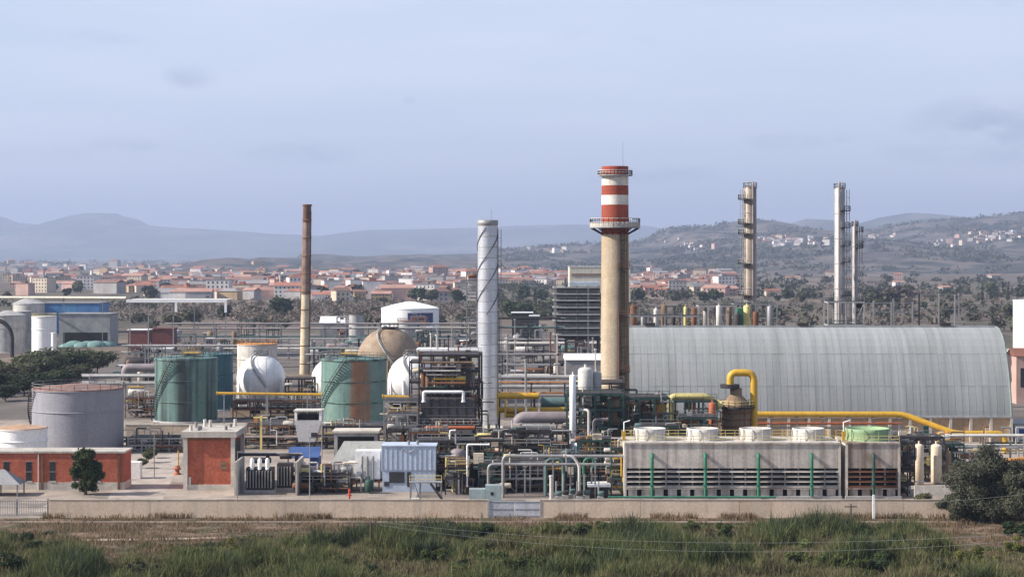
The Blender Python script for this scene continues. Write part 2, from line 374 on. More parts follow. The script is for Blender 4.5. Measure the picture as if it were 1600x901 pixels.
# internal plant road that runs back between the brick building and the substation
rd = MB().add([(-66.0, 312, .03), (-57.0, 312, .03), (-69, 412, .03), (-80, 412, .03)], [(0, 1, 2, 3)])
structure(rd.build('road', mat('road_concrete', (.33, .28, .24), .95, var=.25, patch=(.20, .17, .145), ps=.12)))
rd = MB().box(-75, 66, 300.5, 309.5, -.2, .026)
structure(rd.build('road', mat('road_concrete_pale', (.33, .28, .24), .95, var=.2, patch=(.20, .17, .145), ps=.12, fine=.2)))

def ridge_terrain(name, table, Yr, Yf, Yb, x0, x1, nx, ny, m, bump, seed):
    px = np.array([t[0] for t in table], float); py = np.array([t[1] for t in table], float)
    xs = np.linspace(x0, x1, nx)
    rid = CZ + (HY - np.interp(CX + xs / Yr * FOC, px, py)) / FOC * Yr
    def height(x, y):
        h = np.interp(x, xs, rid)
        s = np.clip((y - Yf) / (Yr - Yf), 0, 1); f = s * s * (3 - 2 * s) * .55 + s * .45
        b = np.clip((y - Yr) / (Yb - Yr), 0, 1)
        f = np.where(y > Yr, 1 - b ** 1.5 * 1.02, f)
        n = fbm(x / bump[1] + seed, y / bump[1] * 1.3 + seed, 5) - .47
        n2 = fbm(x / bump[1] * 3.1 + seed, y / bump[1] * .6, 4) - .47
        return h * f + (n * bump[0] + n2 * bump[0] * .5) * np.clip(s * 3, 0, 1) * (1 - b) * (.35 + .65 * (1 - s) + .25 * s) - 2 * (1 - np.clip(s * 20, 0, 1))
    ys = np.concatenate([np.linspace(Yf, Yr, ny), np.linspace(Yr, Yb, ny // 2)[1:]])
    XX, YY = np.meshgrid(xs, ys); ZZ = height(XX, YY); ZZ[0] -= 5; ZZ[-1] -= 5
    nyy = len(ys)
    v = np.stack([XX.ravel(), YY.ravel(), ZZ.ravel()], 1)
    f = [(j * nx + i, j * nx + i + 1, (j + 1) * nx + i + 1, (j + 1) * nx + i) for j in range(nyy - 1) for i in range(nx - 1)]
    me = bpy.data.meshes.new(name); me.from_pydata(v.tolist(), [], f); me.polygons.foreach_set('use_smooth', [True] * len(f)); me.materials.append(m)
    o = bpy.data.objects.new(name, me); COL.objects.link(o); structure(o)
    return height
far_t = [(-1200, 352), (-600, 345), (-200, 350), (-60, 338), (0, 337), (22, 347), (70, 352), (104, 351), (118, 341), (127, 338), (134, 333), (183, 333), (190, 337), (214, 342), (226, 351),
         (300, 357), (370, 361), (430, 366), (500, 369), (540, 364), (575, 360), (640, 359), (700, 357), (800, 353), (900, 350), (960, 352), (1010, 352), (1060, 362),
         (1200, 362), (1400, 356), (1700, 350), (2600, 352)]
ridge_terrain('mountain_range', far_t, 23500, 17000, 26500, -13400, 13400, 900, 26, M['mount'], (42, 800), 4.3)
mid_t = [(-400, 399), (980, 399), (1060, 392), (1180, 372), (1232, 349), (1262, 341), (1300, 343), (1340, 349), (1375, 338), (1420, 331), (1470, 334), (1540, 343), (1650, 330), (1800, 335), (2400, 345)]
ridge_terrain('mountain_range', mid_t, 14500, 11200, 16500, 700, 11500, 220, 20, M['mount'], (55, 1000), 9.1)
hill_t = [(300, 400.5), (640, 400.5), (740, 397), (800, 393), (850, 388), (930, 384), (985, 381), (1015, 374), (1030, 363), (1045, 359), (1100, 358), (1125, 351), (1150, 346), (1190, 343), (1215, 345),
          (1240, 356), (1275, 366), (1320, 372), (1350, 362), (1380, 353), (1430, 350), (1480, 346), (1520, 342), (1550, 337), (1600, 331), (1700, 326), (1900, 340), (2400, 350)]
hill_h = ridge_terrain('hillside', hill_t, 8600, 4300, 10800, -900, 6200, 380, 44, M['hill'], (80, 560), 1.7)

# ------------------------------------------------------------------ leaf and tree meshes
def quad_mesh(name, c, u, v, m, col=None):
    n = len(c); me = bpy.data.meshes.new(name)
    co = np.empty((n, 4, 3)); co[:, 0] = c - u - v; co[:, 1] = c + u - v; co[:, 2] = c + u + v; co[:, 3] = c - u + v
    me.vertices.add(4 * n); me.vertices.foreach_set('co', co.ravel())
    me.loops.add(4 * n); me.loops.foreach_set('vertex_index', np.arange(4 * n))
    me.polygons.add(n); me.polygons.foreach_set('loop_start', np.arange(0, 4 * n, 4))
    me.update(); me.validate(); me.materials.append(m); return me
def crown_points(lobes, n, shell=.55):
    vol = np.array([l[3] * l[4] * l[5] for l in lobes]) ** .8; k = rng.choice(len(lobes), n, p=vol / vol.sum())
    d = rng.normal(size=(n, 3)); d /= np.linalg.norm(d, axis=1)[:, None]
    r = np.where(rng.random(n) < .75, shell + (1.08 - shell) * rng.random(n), rng.random(n) ** .5)
    lb = np.array(lobes)[k]
    return lb[:, :3] + d * r[:, None] * lb[:, 3:], d
def crown_mesh(name, lobes, n, size, m, aspect=.6, flat=.3, fuzz=.16):
    c, d = crown_points(lobes, n)
    c = c + rng.normal(size=(n, 3)) * np.array([l[3] for l in lobes]).mean() * fuzz
    nrm = d + rng.normal(size=(n, 3)) * .8; nrm[:, 2] += flat; nrm /= np.linalg.norm(nrm, axis=1)[:, None]
    t = np.cross(nrm, rng.normal(size=(n, 3))); t /= np.linalg.norm(t, axis=1)[:, None]; b = np.cross(nrm, t)
    s = size * (.5 + rng.random(n))[:, None]
    return quad_mesh(name, c, t * s, b * s * aspect, m)
def trunk_mesh(name, h, r, limbs, m):
    mb = MB(); mb.tube([(0, 0, -.3), (.04 * h * .3, 0, h * .5), (0, .05 * h * .3, h)], r, 7, r1=r * .55)
    for (x, y, z) in limbs:
        mb.tube([(0, 0, h * .75), (x * .45, y * .45, h + (z - h) * .6), (x, y, z)], r * .55, 6, r1=r * .15)
    return mesh_of(mb, name, m)
def lobes_round(h, rad, n, seed, base=.35, squash=.8):
    q = random.Random(seed); L_ = [(0, 0, h * .62, rad * .62, rad * .62, h * .30)]
    for i in range(n):
        a = 2 * math.pi * i / n + q.random(); rr = rad * (.35 + .3 * q.random()); z = h * (base + (1 - base) * (.15 + .65 * q.random()))
        k = rad * (.32 + .2 * q.random()); L_.append((math.cos(a) * rr, math.sin(a) * rr, z, k, k, k * squash))
    return L_
M['lf_dark'] = leaf('foliage_dark', (.020, .034, .014), (.038, .055, .022), .2)
M['lf_olive'] = leaf('foliage_olive', (.055, .062, .032), (.11, .112, .058), .22)
M['lf_grey'] = leaf('foliage_grey_olive', (.052, .056, .036), (.105, .105, .070), .2)
M['lf_mid'] = leaf('foliage_mid', (.050, .068, .024), (.105, .125, .042), .28)
M['lf_far'] = leaf('foliage_far', (.034, .040, .024), (.072, .072, .042), .4)
M['lf_brown'] = leaf('foliage_autumn', (.095, .078, .064), (.14, .112, .088), .3)
M['lf_yel'] = leaf('foliage_yellow_green', (.10, .11, .025), (.16, .15, .04), .2)
TREES = {}
def make_kind(k, h, rad, n, size, m, nl, seed, th=.35, tr=.22, base=.3):
    lobes = lobes_round(h, rad, nl, seed, base)
    limbs = [(l[0] * .7, l[1] * .7, l[2]) for l in lobes[1:6]]
    TREES[k] = (trunk_mesh('trunk', h * th, tr, limbs, M['bark']), crown_mesh('crown', lobes, n, size, M[m]), h)
for i in range(3): make_kind(('far', i), 8, 4, 260, .95, 'lf_far', 8, 20 + i)
for i in range(2): make_kind(('dk', i), 9, 4.2, 330, .85, 'lf_dark', 9, 40 + i)
for i in range(2): make_kind(('ol', i), 6, 3.6, 420, .6, 'lf_olive', 9, 50 + i)
for i in range(2): make_kind(('br', i), 7, 3.6, 240, .85, 'lf_brown', 8, 60 + i)
for i in range(3): make_kind(('mo', i), 7, 4, 3000, .24, 'lf_olive', 11, 80 + i)
for i in range(2): make_kind(('md', i), 7, 4, 3000, .24, 'lf_dark', 11, 90 + i)
def cyp(k, seed):
    lobes = [(0, 0, 1.5 + i * 1.1, 1.25 - .11 * i, 1.25 - .11 * i, .95) for i in range(9)]
    TREES[k] = (trunk_mesh('trunk', 2, .18, [], M['bark']), crown_mesh('crown', lobes, 260, .55, M['lf_dark']), 11)
cyp(('cy', 0), 1)
def put_tree(k, px, Y, h, label, group=None, wide=1., x=None, name='tree', z0=0):
    tr, cr, h0 = TREES[k]; s = h / h0
    o = thing(name, label, 'tree', ((X(px, Y) if x is None else x), Y, z0), group)
    o.scale = (s * wide, s * wide, s); o.rotation_euler = (0, 0, random.random() * 6.28)
    inst('trunk', tr, o); inst('crown', cr, o); return o
def where(px):
    for lim, t in ((60, 'at the left edge'), (130, 'above the grey tank'), (240, 'left of the white canopy'), (360, 'above the white canopy'), (466, 'left of the rusty flare stack'),
                   (540, 'right of the rusty flare stack'), (600, 'above the brown sphere'), (690, 'above the white dome tank'), (750, 'left of the silver stack'),
                   (860, 'right of the silver stack'), (940, 'left of the striped chimney'), (1060, 'right of the striped chimney'), (1160, 'left of the brown column'),
                   (1240, 'right of the brown column'), (1305, 'left of the pale column'), (1380, 'right of the pale column'), (1460, 'above the gantry posts'), (1540, 'above the warehouse end')):
        if px < lim: return t
    return 'at the right edge'

# ------------------------------------------------------------------ the town on the plain
HW = [mat('house_' + n, c, .9, streak=(c[0] * .6, c[1] * .58, c[2] * .56), sa=.4, rnd=.12, vs=.08) for n, c in
      (('white', (.62, .58, .55)), ('cream', (.48, .40, .31)), ('pink', (.44, .29, .245)), ('ochre', (.38, .27, .155)), ('grey', (.30, .28, .275)))]
HR = [mat('roof_' + n, c, .9, rnd=.2, vs=.1) for n, c in (('terracotta', (.25, .108, .075)), ('brown', (.15, .085, .068)), ('pink', (.30, .17, .135)), ('grey', (.20, .185, .185)))]
M['win'] = mat('window_dark', (.05, .05, .06), .4)
def house_meshes(i, w, d, h, style):
    wall = MB().box(-w / 2, w / 2, -d / 2, d / 2, 0, h); roof = MB(); e = .5
    if style == 'gable':
        r = h + d * .22; roof.add([(-w / 2 - e, -d / 2 - e, h), (w / 2 + e, -d / 2 - e, h), (w / 2 + e, d / 2 + e, h), (-w / 2 - e, d / 2 + e, h), (-w / 2 - e, 0, r), (w / 2 + e, 0, r)],
                                  [(0, 1, 5, 4), (2, 3, 4, 5), (1, 2, 5), (3, 0, 4), (3, 2, 1, 0)])
    elif style == 'hip':
        r = h + d * .22; roof.add([(-w / 2 - e, -d / 2 - e, h), (w / 2 + e, -d / 2 - e, h), (w / 2 + e, d / 2 + e, h), (-w / 2 - e, d / 2 + e, h), (-w / 2 + d * .4, 0, r), (w / 2 - d * .4, 0, r)],
                                  [(0, 1, 5, 4), (2, 3, 4, 5), (1, 2, 5), (3, 0, 4), (3, 2, 1, 0)])
    else:
        roof.box(-w / 2 - .3, w / 2 + .3, -d / 2 - .3, d / 2 + .3, h, h + .5); roof.box(-w * .2, w * .1, -d * .2, d * .2, h + .5, h + 2.4)
    win = MB(); ns = max(1, int(h / 3))
    for s_ in range(ns):
        for q in range(int(w / 3.2)):
            x = -w / 2 + 1.6 + q * 3.2; z = .9 + s_ * 3; win.box(x - .55, x + .55, -d / 2 - .06, -d / 2 + .05, z, z + 1.5)
    return wall, roof, win
HM = []
specs = [(12, 9, 6, 'gable'), (15, 10, 6.5, 'hip'), (10, 9, 7, 'gable'), (18, 11, 6, 'gable'), (13, 12, 9.5, 'flat'), (16, 12, 12.5, 'flat'), (24, 12, 9, 'gable'), (20, 13, 15.5, 'hip'), (11, 8, 4, 'gable')]
ROOFW = ['terracotta', 'brown', 'pink', 'grey']; WALLW = ['white', 'cream', 'pink', 'ochre', 'grey']
KINDW = {0: 'gabled house', 1: 'hipped house', 2: 'narrow house', 3: 'long house', 4: 'flat-roofed house', 5: 'flat-roofed block', 6: 'long building', 7: 'apartment block', 8: 'low cottage'}
cache = {}
def house(px, Y, i, wi, ri, rz, label, group, z0=0, sc=1., simple=False, name='house', x=None):
    key = (i, wi, ri, simple)
    if key not in cache:
        a, b, c = house_meshes(i, *specs[i])
        if simple:
            a.f += [[k + len(a.v) for k in f] for f in b.f]; a.mi += [1] * len(b.f); a.sm += b.sm; a.v += b.v
            cache[key] = mesh_of(a, 'house', [HW[wi], HR[ri]])
        else: cache[key] = (mesh_of(a, 'wall', HW[wi]), mesh_of(b, 'roof', HR[ri]), mesh_of(c, 'windows', M['win']))
    xx = X(px, Y) if x is None else x
    if simple:
        o = inst(name, cache[key], None, (xx, Y, z0), rz, sc); tag(o, label, 'house', group); return o
    o = thing(name, label, 'house', (xx, Y, z0), group); o.rotation_euler = (0, 0, rz); o.scale = (sc, sc, sc)
    inst('wall', cache[key][0], o); inst('roof', cache[key][1], o); q = inst('windows', cache[key][2], o); q['kind'] = 'stuff'
    return o
rh = random.Random(77); placed = []
def depth_word(py): return 'near town' if py > 456 else 'mid town' if py > 436 else 'far town'
def scatter_houses(n, x0, x1, y0, y1, ybias=1., tall=.15, keep=None, sep=11):
    k = 0; tries = 0
    while k < n and tries < n * 60:
        tries += 1
        px = rh.uniform(x0, x1); py = y0 + (y1 - y0) * rh.random() ** ybias
        if keep and not keep(px, py): continue
        Y = GY(py)
        if any(abs(px - a) < sep and abs(py - b) < 3.0 for a, b in placed): continue
        placed.append((px, py))
        i = rh.choice([4, 5, 7]) if rh.random() < tall else rh.choice([0, 1, 2, 3, 3, 6, 8])
        wi = rh.choices(range(5), (4, 3, 3, 1.5, 1.5))[0]; ri = rh.choices(range(4), (4, 2.5, 3, 1))[0] if i not in (4, 5) else rh.choice([2, 3, 3])
        sc = rh.uniform(1.0, 1.4) * (1.0 if py > 425 else 1.25)
        label = f"{WALLW[wi]} {KINDW[i]}, {ROOFW[ri]} roof, {depth_word(py)} {where(px)}"
        house(px, Y, i, wi, ri, rh.uniform(-.5, .5), label, 'houses of the town', sc=sc, simple=py < 434)
        k += 1
scatter_houses(58, 0, 265, 416, 458, .9, .32)
scatter_houses(125, 255, 745, 418, 471, .8, .10, keep=lambda x, y: not (x > 560 and y < 428) and not (x < 470 and y > 466))
scatter_houses(26, 782, 885, 428, 447, 1, .12)
scatter_houses(34, 985, 1145, 430, 463, .8, .15)
scatter_houses(30, 0, 940, 408, 419, 1, .1, sep=9)
scatter_houses(18, 1150, 1600, 408, 470, 1.4, .05, sep=25)
# houses too many and too small to tell apart: one mass of roofs and walls
def town_mass(n, regions, q):
    mbs = MB(); nm = len(HW)
    for _ in range(n):
        x0, x1, y0, y1 = q.choice(regions); px = q.uniform(x0, x1); py = q.uniform(y0, y1); Y = GY(py)
        a, b, c = house_meshes(0, *specs[q.choice([0, 1, 2, 3, 3, 4, 5, 6, 8])]); wi = q.choices(range(5), (4, 3, 3, 1, 2))[0]; ri = q.randrange(4); t = q.uniform(-.5, .5); c_, s_ = math.cos(t), math.sin(t); xx = X(px, Y); k = q.uniform(.95, 1.35)
        for part, mi in ((a, wi), (b, nm + ri)):
            mbs.add([(xx + (v[0] * c_ - v[1] * s_) * k, Y + (v[0] * s_ + v[1] * c_) * k, v[2] * k) for v in part.v], part.f, False, mi)
    o = mbs.build('distant_town', HW + HR, base=(0, 0, 0), kind='stuff'); o['label'] = 'mass of small far houses between the nearer town houses'; o['category'] = 'town'
town_mass(640, [(0, 745, 415, 440), (0, 745, 418, 462), (255, 745, 428, 470), (255, 745, 432, 468), (785, 880, 426, 446), (985, 1140, 428, 458)], random.Random(3))
# villages on the hillside
def hill_house(px, py_lo, py_hi, n, spread, phrase, q):
    for _ in range(n):
        a = px + q.gauss(0, spread); want = q.uniform(py_lo, py_hi)
        best = None
        for Y in range(4600, 8700, 60):
            z = float(hill_h(np.array(X(a, Y)), np.array(float(Y)))); py = HY + (CZ - z) * FOC / Y
            if best is None or abs(py - want) < best[0]: best = (abs(py - want), Y, z)
        _, Y, z = best
        wi = q.choices(range(5), (6, 3, 1, .5, .3))[0]; i = q.choice([0, 1, 3, 4, 5])
        house(a, Y, i, wi, q.choice([0, 1, 2, 3]), q.uniform(-.6, .6), f"{WALLW[wi]} {KINDW[i]} {phrase}", 'hillside village houses', z - 1, 1.35, True)
qh = random.Random(5)
hill_house(1225, 370, 384, 34, 34, 'in the hillside village between columns', qh)
hill_house(1560, 364, 378, 34, 30, 'in the right-edge hillside village', qh)
hill_house(1380, 366, 376, 8, 20, 'on the hillside right of the pale column', qh)
hill_house(1480, 372, 392, 9, 25, 'on the lower hillside above the warehouse end', qh)
hill_house(1085, 374, 392, 9, 30, 'on the hillside left of the brown column', qh)
hill_house(860, 389, 396, 14, 30, 'on the low rise left of the striped chimney', qh)

# ------------------------------------------------------------------ trees of the plain
def wood(name, label, spots, n, size, m):
    lobes = [(x, y, h * .55, r, r, h * .5) for x, y, h, r in spots]
    me = crown_mesh(name, lobes, n, size, M[m]); o = bpy.data.objects.new(name, me); COL.objects.link(o)
    o['kind'] = 'stuff'; o['label'] = label; o['category'] = 'trees'; return o
def belt(x0, x1, y0, y1, n, h, r, q):
    out = []
    for _ in range(n):
        py = q.uniform(y0, y1); Y = GY(py); out.append((X(q.uniform(x0, x1), Y), Y, h * q.uniform(.6, 1.2), r * q.uniform(.7, 1.3)))
    return out
qb = random.Random(9)
wood('woodland', 'bare brown orchard and scrub between the plant and the town', belt(165, 745, 474, 503, 430, 4, 4, qb), 9000, .8, 'lf_brown')
wood('woodland', 'dull green scrub scattered over the fields behind the plant', belt(0, 760, 470, 512, 90, 4.5, 4, qb), 3200, 1.0, 'lf_far')
wood('woodland', 'dark scrub and groves on the plain right of the chimney', belt(985, 1640, 402, 470, 210, 7, 9, qb), 5200, 2.0, 'lf_far')
wood('woodland', 'brown scrub on the plain behind the warehouse', belt(985, 1640, 440, 520, 300, 4, 5, qb), 7500, .9, 'lf_brown')
wood('woodland', 'green scrub belt just behind the warehouse and columns', belt(1000, 1640, 455, 525, 90, 6, 4.5, qb), 3800, 1.0, 'lf_far')
wood('woodland', 'far tree belts on the plain beyond the town', belt(-40, 1000, 403, 416, 240, 10, 30, qb), 5000, 5.0, 'lf_far')
wood('woodland', 'scrub behind the open steel structure', belt(775, 990, 446, 500, 210, 6, 5, qb), 6000, 1.2, 'lf_far')
qw = random.Random(31); hl = []
while len(hl) < 2600:
    Y_ = 4500 + 4200 * qw.random() ** .8; x_ = X(qw.uniform(760, 1650), Y_)
    if fbm(x_ / 300 + 3, Y_ / 300) < .45: continue
    hl.append((x_, Y_, float(hill_h(np.array(x_), np.array(Y_))), qw.uniform(9, 22)))
me_ = crown_mesh('woodland', [(a, b, c_ + 2, r_, r_, 7) for a, b, c_, r_ in hl], 26000, 3.6, M['lf_far']); o_ = bpy.data.objects.new('woodland', me_); COL.objects.link(o_)
o_['kind'] = 'stuff'; o_['label'] = 'trees and scrub covering the right hillside'; o_['category'] = 'trees'
qt = random.Random(21)
def trees(n, x0, x1, y0, y1, kinds, h0, h1, what):
    for _ in range(n):
        px = qt.uniform(x0, x1); py = qt.uniform(y0, y1)
        k = (qt.choice(kinds), 0); k = (k[0], qt.randrange(sum(1 for t in TREES if t[0] == k[0])))
        word = {'far': 'dull green', 'dk': 'dark green', 'ol': 'grey-green', 'br': 'brown', 'cy': 'slim dark'}[k[0]]
        put_tree(k, px, GY(py), qt.uniform(h0, h1), f"{word} {what} {where(px)}", 'trees of the plain')
trees(44, 0, 745, 420, 472, ['far', 'dk', 'far', 'br'], 7, 13, 'tree among the town houses')
trees(34, 985, 1600, 432, 500, ['far', 'dk', 'far', 'br', 'ol'], 6, 12, 'tree on the plain')
trees(14, 780, 940, 440, 490, ['far', 'dk', 'cy'], 8, 14, 'tree behind the plant')
for px, py, h, k in ((388, 418, 22, 'dk'), (372, 418, 18, 'far'), (455, 421, 20, 'dk'), (326, 419, 14, 'dk'), (440, 495, 13.5, 'dk'), (262, 460, 13, 'dk'), (660, 472, 13, 'dk'), (648, 470, 12, 'dk'), (675, 474, 11, 'far'), (715, 476, 13, 'dk'), (700, 470, 12, 'dk'),
                     (1115, 472, 12, 'dk'), (1100, 474, 10, 'dk'), (1215, 502, 9, 'dk'), (1390, 480, 15, 'br'), (1365, 482, 12, 'far'), (1410, 478, 16, 'br'), (800, 498, 12, 'dk'), (820, 500, 11, 'dk'), (205, 452, 12, 'br'), (182, 456, 12, 'br'), (350, 500, 9, 'far'), (300, 508, 9, 'ol'), (270, 512, 8, 'ol'), (1535, 470, 15, 'cy'), (1548, 470, 14, 'cy'), (1575, 470, 15, 'cy'), (1590, 470, 13, 'cy')):
    word = {'far': 'dull green', 'dk': 'dark green', 'ol': 'grey-green', 'br': 'brown bare', 'cy': 'slim dark cypress'}[k]
    put_tree((k, 0), px, GY(py), h, f"large {word} tree standing out {where(px)}", 'single trees behind the plant', 1.15 if k != 'cy' else .8)
# ------------------------------------------------------------------ generators for plant equipment
def pipe(name, label, pts, r, m, group=None, rad=None, supports=None, flanges=True, n=10):
    """a run of pipe: pts are (px, py, Y); supports = list of indices of px at which a post drops to the ground"""
    w_ = [P(*p) for p in pts]
    o = thing(name, label, 'pipe', (w_[0].x, w_[0].y, 0), group)
    run = MB().tube(w_, r, n, rad=rad or r * 2.5).build('pipe_run', m, o)
    if flanges:
        for a in (w_[0], w_[-1]):
            b = w_[1] if a is w_[0] else w_[-2]; d = (b - a).normalized()
            MB().tube([a + d * .02, a + d * (.02 + .25)], r * 1.35, n).build('flange', m, o)
    for (px, py, Y) in supports or []:
        q = P(px, py, Y); s_ = MB(); s_.box(q.x - .12, q.x + .12, q.y - .12, q.y + .12, 0, q.z - r * .98); s_.box(q.x - .35, q.x + .35, q.y - r - .1, q.y + r + .1, q.z - r * .98 - .2, q.z - r * .98)
        s_.build('support', M['steel'], o)
    return o
def rail_mesh(pts, h=1.1, step=2.0, r=.04, closed=False):
    mb = MB(); pts = [Vector(p) for p in pts]
    if closed: pts = pts + [pts[0]]
    for a, b in zip(pts[:-1], pts[1:]):
        k = max(1, int((b - a).length / step))
        for i in range(k + 1):
            p = a.lerp(b, i / k); mb.beam(p, p + Vector((0, 0, h)), r * 2)
        for z in (h, h * .5): mb.beam(a + Vector((0, 0, z)), b + Vector((0, 0, z)), r * 2)
    return mb
def ring_pts(cx, cy, r, z, n=20, a0=0, a1=2 * math.pi): return [Vector((cx + r * math.cos(a0 + (a1 - a0) * i / n), cy + r * math.sin(a0 + (a1 - a0) * i / n), z)) for i in range(n)]
def frame(name, label, px0, px1, Y0, Y1, levels, nx, ny, m, cat='steel structure', cw=.3, brace=True, floors=True, rails=True, group=None, floor_m=None, rail_m=None):
    x0, x1 = X(px0, Y0), X(px1, Y0)
    o = thing(name, label, cat, ((x0 + x1) / 2, (Y0 + Y1) / 2, 0), group)
    xs = [x0 + (x1 - x0) * i / (nx - 1) for i in range(nx)]; ys = [Y0 + (Y1 - Y0) * i / (ny - 1) for i in range(ny)]
    top = levels[-1]
    for x in xs:
        for y in ys: MB().box(x - cw / 2, x + cw / 2, y - cw / 2, y + cw / 2, 0, top).build('column', m, o)
    for z in levels:
        for y in ys: MB().beam((x0 - .1, y, z - .2), (x1 + .1, y, z - .2), cw * .85, .36).build('beam', m, o)
        for x in xs: MB().beam((x, Y0 + cw * .55, z - .22), (x, Y1 - cw * .55, z - .22), cw * .7, .3).build('cross_beam', m, o)
        if floors: MB().box(x0 + .05, x1 - .05, Y0 + .05, Y1 - .05, z + .0, z + .07).build('floor', floor_m or M['dark'], o)
        if rails: rail_mesh([(x0, Y0 - .1, z + .07), (x1, Y0 - .1, z + .07)]).build('handrail', rail_m or m, o)
    if brace:
        zz = [0] + list(levels)
        for i in range(len(zz) - 1):
            j = i % (nx - 1); a, b = (xs[j], xs[j + 1]) if i % 2 else (xs[j + 1], xs[j])
            MB().beam((a, Y0 - .02, zz[i] + .1), (b, Y0 - .02, zz[i + 1] - .4), .14).build('brace', m, o)
    return o
def rack(name, label, px0, px1, Y, levels, npipes, m, pm, depth=3., step=7, group='pipe racks across the plant', pr=(.12, .3)):
    q = random.Random(int(px0 * 7 + Y)); x0, x1 = X(px0, Y), X(px1, Y)
    o = thing(name, label, 'pipe rack', ((x0 + x1) / 2, Y, 0), group)
    k = max(1, int((x1 - x0) / step))
    for i in range(k + 1):
        x = x0 + (x1 - x0) * i / k
        for y in (Y, Y + depth): MB().box(x - .15, x + .15, y - .15, y + .15, 0, levels[-1] + .1).build('post', m, o)
        for z in levels: MB().box(x - .13, x + .13, Y - .35, Y + depth + .35, z - .38, z - .08).build('cross_beam', m, o)
    for z in levels:
        for i in range(npipes):
            r = q.uniform(*pr); y = Y - .1 + depth * (i + .3) / npipes
            MB().tube([(x0 - q.uniform(0, 3), y, z + r - .08), (x1 + q.uniform(0, 3), y, z + r - .08)], r, 6).build('pipe', q.choice(pm), o)
    return o
def ladder(mb_parent, base, top, m, out=(0, -1, 0), w=.6, cage=True):
    a = Vector(base); b = Vector(top); d = Vector(out); s_ = Vector((-d.y, d.x, 0)) * w / 2
    mb = MB()
    for e in (-1, 1): mb.beam(a + s_ * e, b + s_ * e, .1)
    n = int((b - a).length / .9)
    for i in range(n): p = a.lerp(b, (i + .5) / n); mb.beam(p - s_, p + s_, .06)
    if cage:
        k = int((b - a).length / 2.2)
        for i in range(1, k + 1):
            p = a.lerp(b, i / (k + 1)); mb.tube([p - s_ * 1.3, p - s_ * 1.3 + d * .7, p + s_ * 1.3 + d * .7, p + s_ * 1.3], .05, 4)
        for e in (-1, 0, 1): mb.beam(a + d * .7 + s_ * e + Vector((0, 0, 2)), b + d * .7 + s_ * e, .06)
    return mb.build('ladder', m, mb_parent)
def spiral(mb, cx, cy, r, z0, z1, a0, a1, n=26, w=.75):
    L_ = []
    for i in range(n + 1):
        a = a0 + (a1 - a0) * i / n; z = z0 + (z1 - z0) * i / n
        L_.append((a, z))
        c, s_ = math.cos(a), math.sin(a)
        if i < n:
            a2 = a + (a1 - a0) / n; c2, s2 = math.cos(a2), math.sin(a2)
            mb.add([(cx + r * c, cy + r * s_, z), (cx + (r + w) * c, cy + (r + w) * s_, z), (cx + (r + w) * c2, cy + (r + w) * s2, z + .05), (cx + r * c2, cy + r * s2, z + .05),
                    (cx + r * c, cy + r * s_, z - .15), (cx + (r + w) * c, cy + (r + w) * s_, z - .15), (cx + (r + w) * c2, cy + (r + w) * s2, z - .1), (cx + r * c2, cy + r * s2, z - .1)],
                   [(0, 1, 2, 3), (7, 6, 5, 4), (0, 4, 5, 1), (1, 5, 6, 2), (2, 6, 7, 3), (3, 7, 4, 0)])
    for hgt in (0, 1.05):
        mb.tube([(cx + (r + w) * math.cos(a), cy + (r + w) * math.sin(a), z + hgt) for a, z in L_], .06 if hgt else .12, 5)
    for a, z in L_[::2]: mb.beam((cx + (r + w) * math.cos(a), cy + (r + w) * math.sin(a), z), (cx + (r + w) * math.cos(a), cy + (r + w) * math.sin(a), z + 1.05), .07)
def tank(label, px, wpx, py_top, Y, m, roof_m, rise=.1, rail_m=None, stair=None, group=None, name='storage_tank', n=40, rings=2, trim=None):
    r = wpx / 2 / FOC * Y; cx = X(px, Y); cy = Y + r * 0; h = Z(py_top, Y)
    o = thing(name, label, 'tank', (cx, cy, 0), group)
    MB().lathe(cx, cy, [(r, 0), (r, h)], n).build('shell', m, o)
    MB().lathe(cx, cy, [(r + .12, h - .1), (r + .12, h + .12), (r - .1, h + .14), (r * .6, h + rise * r * .55), (r * .15, h + rise * r), (.01, h + rise * r * 1.05)], n).build('roof', roof_m, o)
    for i in range(rings):
        z = h * (.985 - .33 * i); MB().lathe(cx, cy, [(r, z - .15), (r + .16, z - .1), (r + .16, z + .05), (r, z + .1)], n).build('stiffening_ring', trim or m, o)
    MB().lathe(cx, cy, [(r + .45, 0), (r + .45, .35), (r - .1, .35)], n).build('foundation', M['concg'], o)
    if rail_m: rail_mesh(ring_pts(cx, cy, r + .05, h + .1, 22), 1.1, 2.2, .04, True).build('handrail', rail_m, o)
    if stair:
        mb = MB(); spiral(mb, cx, cy, r + .05, .4, h, R(stair[0]), R(stair[1])); mb.build('stair', stair[2], o)
    o['_r'] = r; o['_h'] = h
    del o['_r'], o['_h']
    return o, cx, cy, r, h
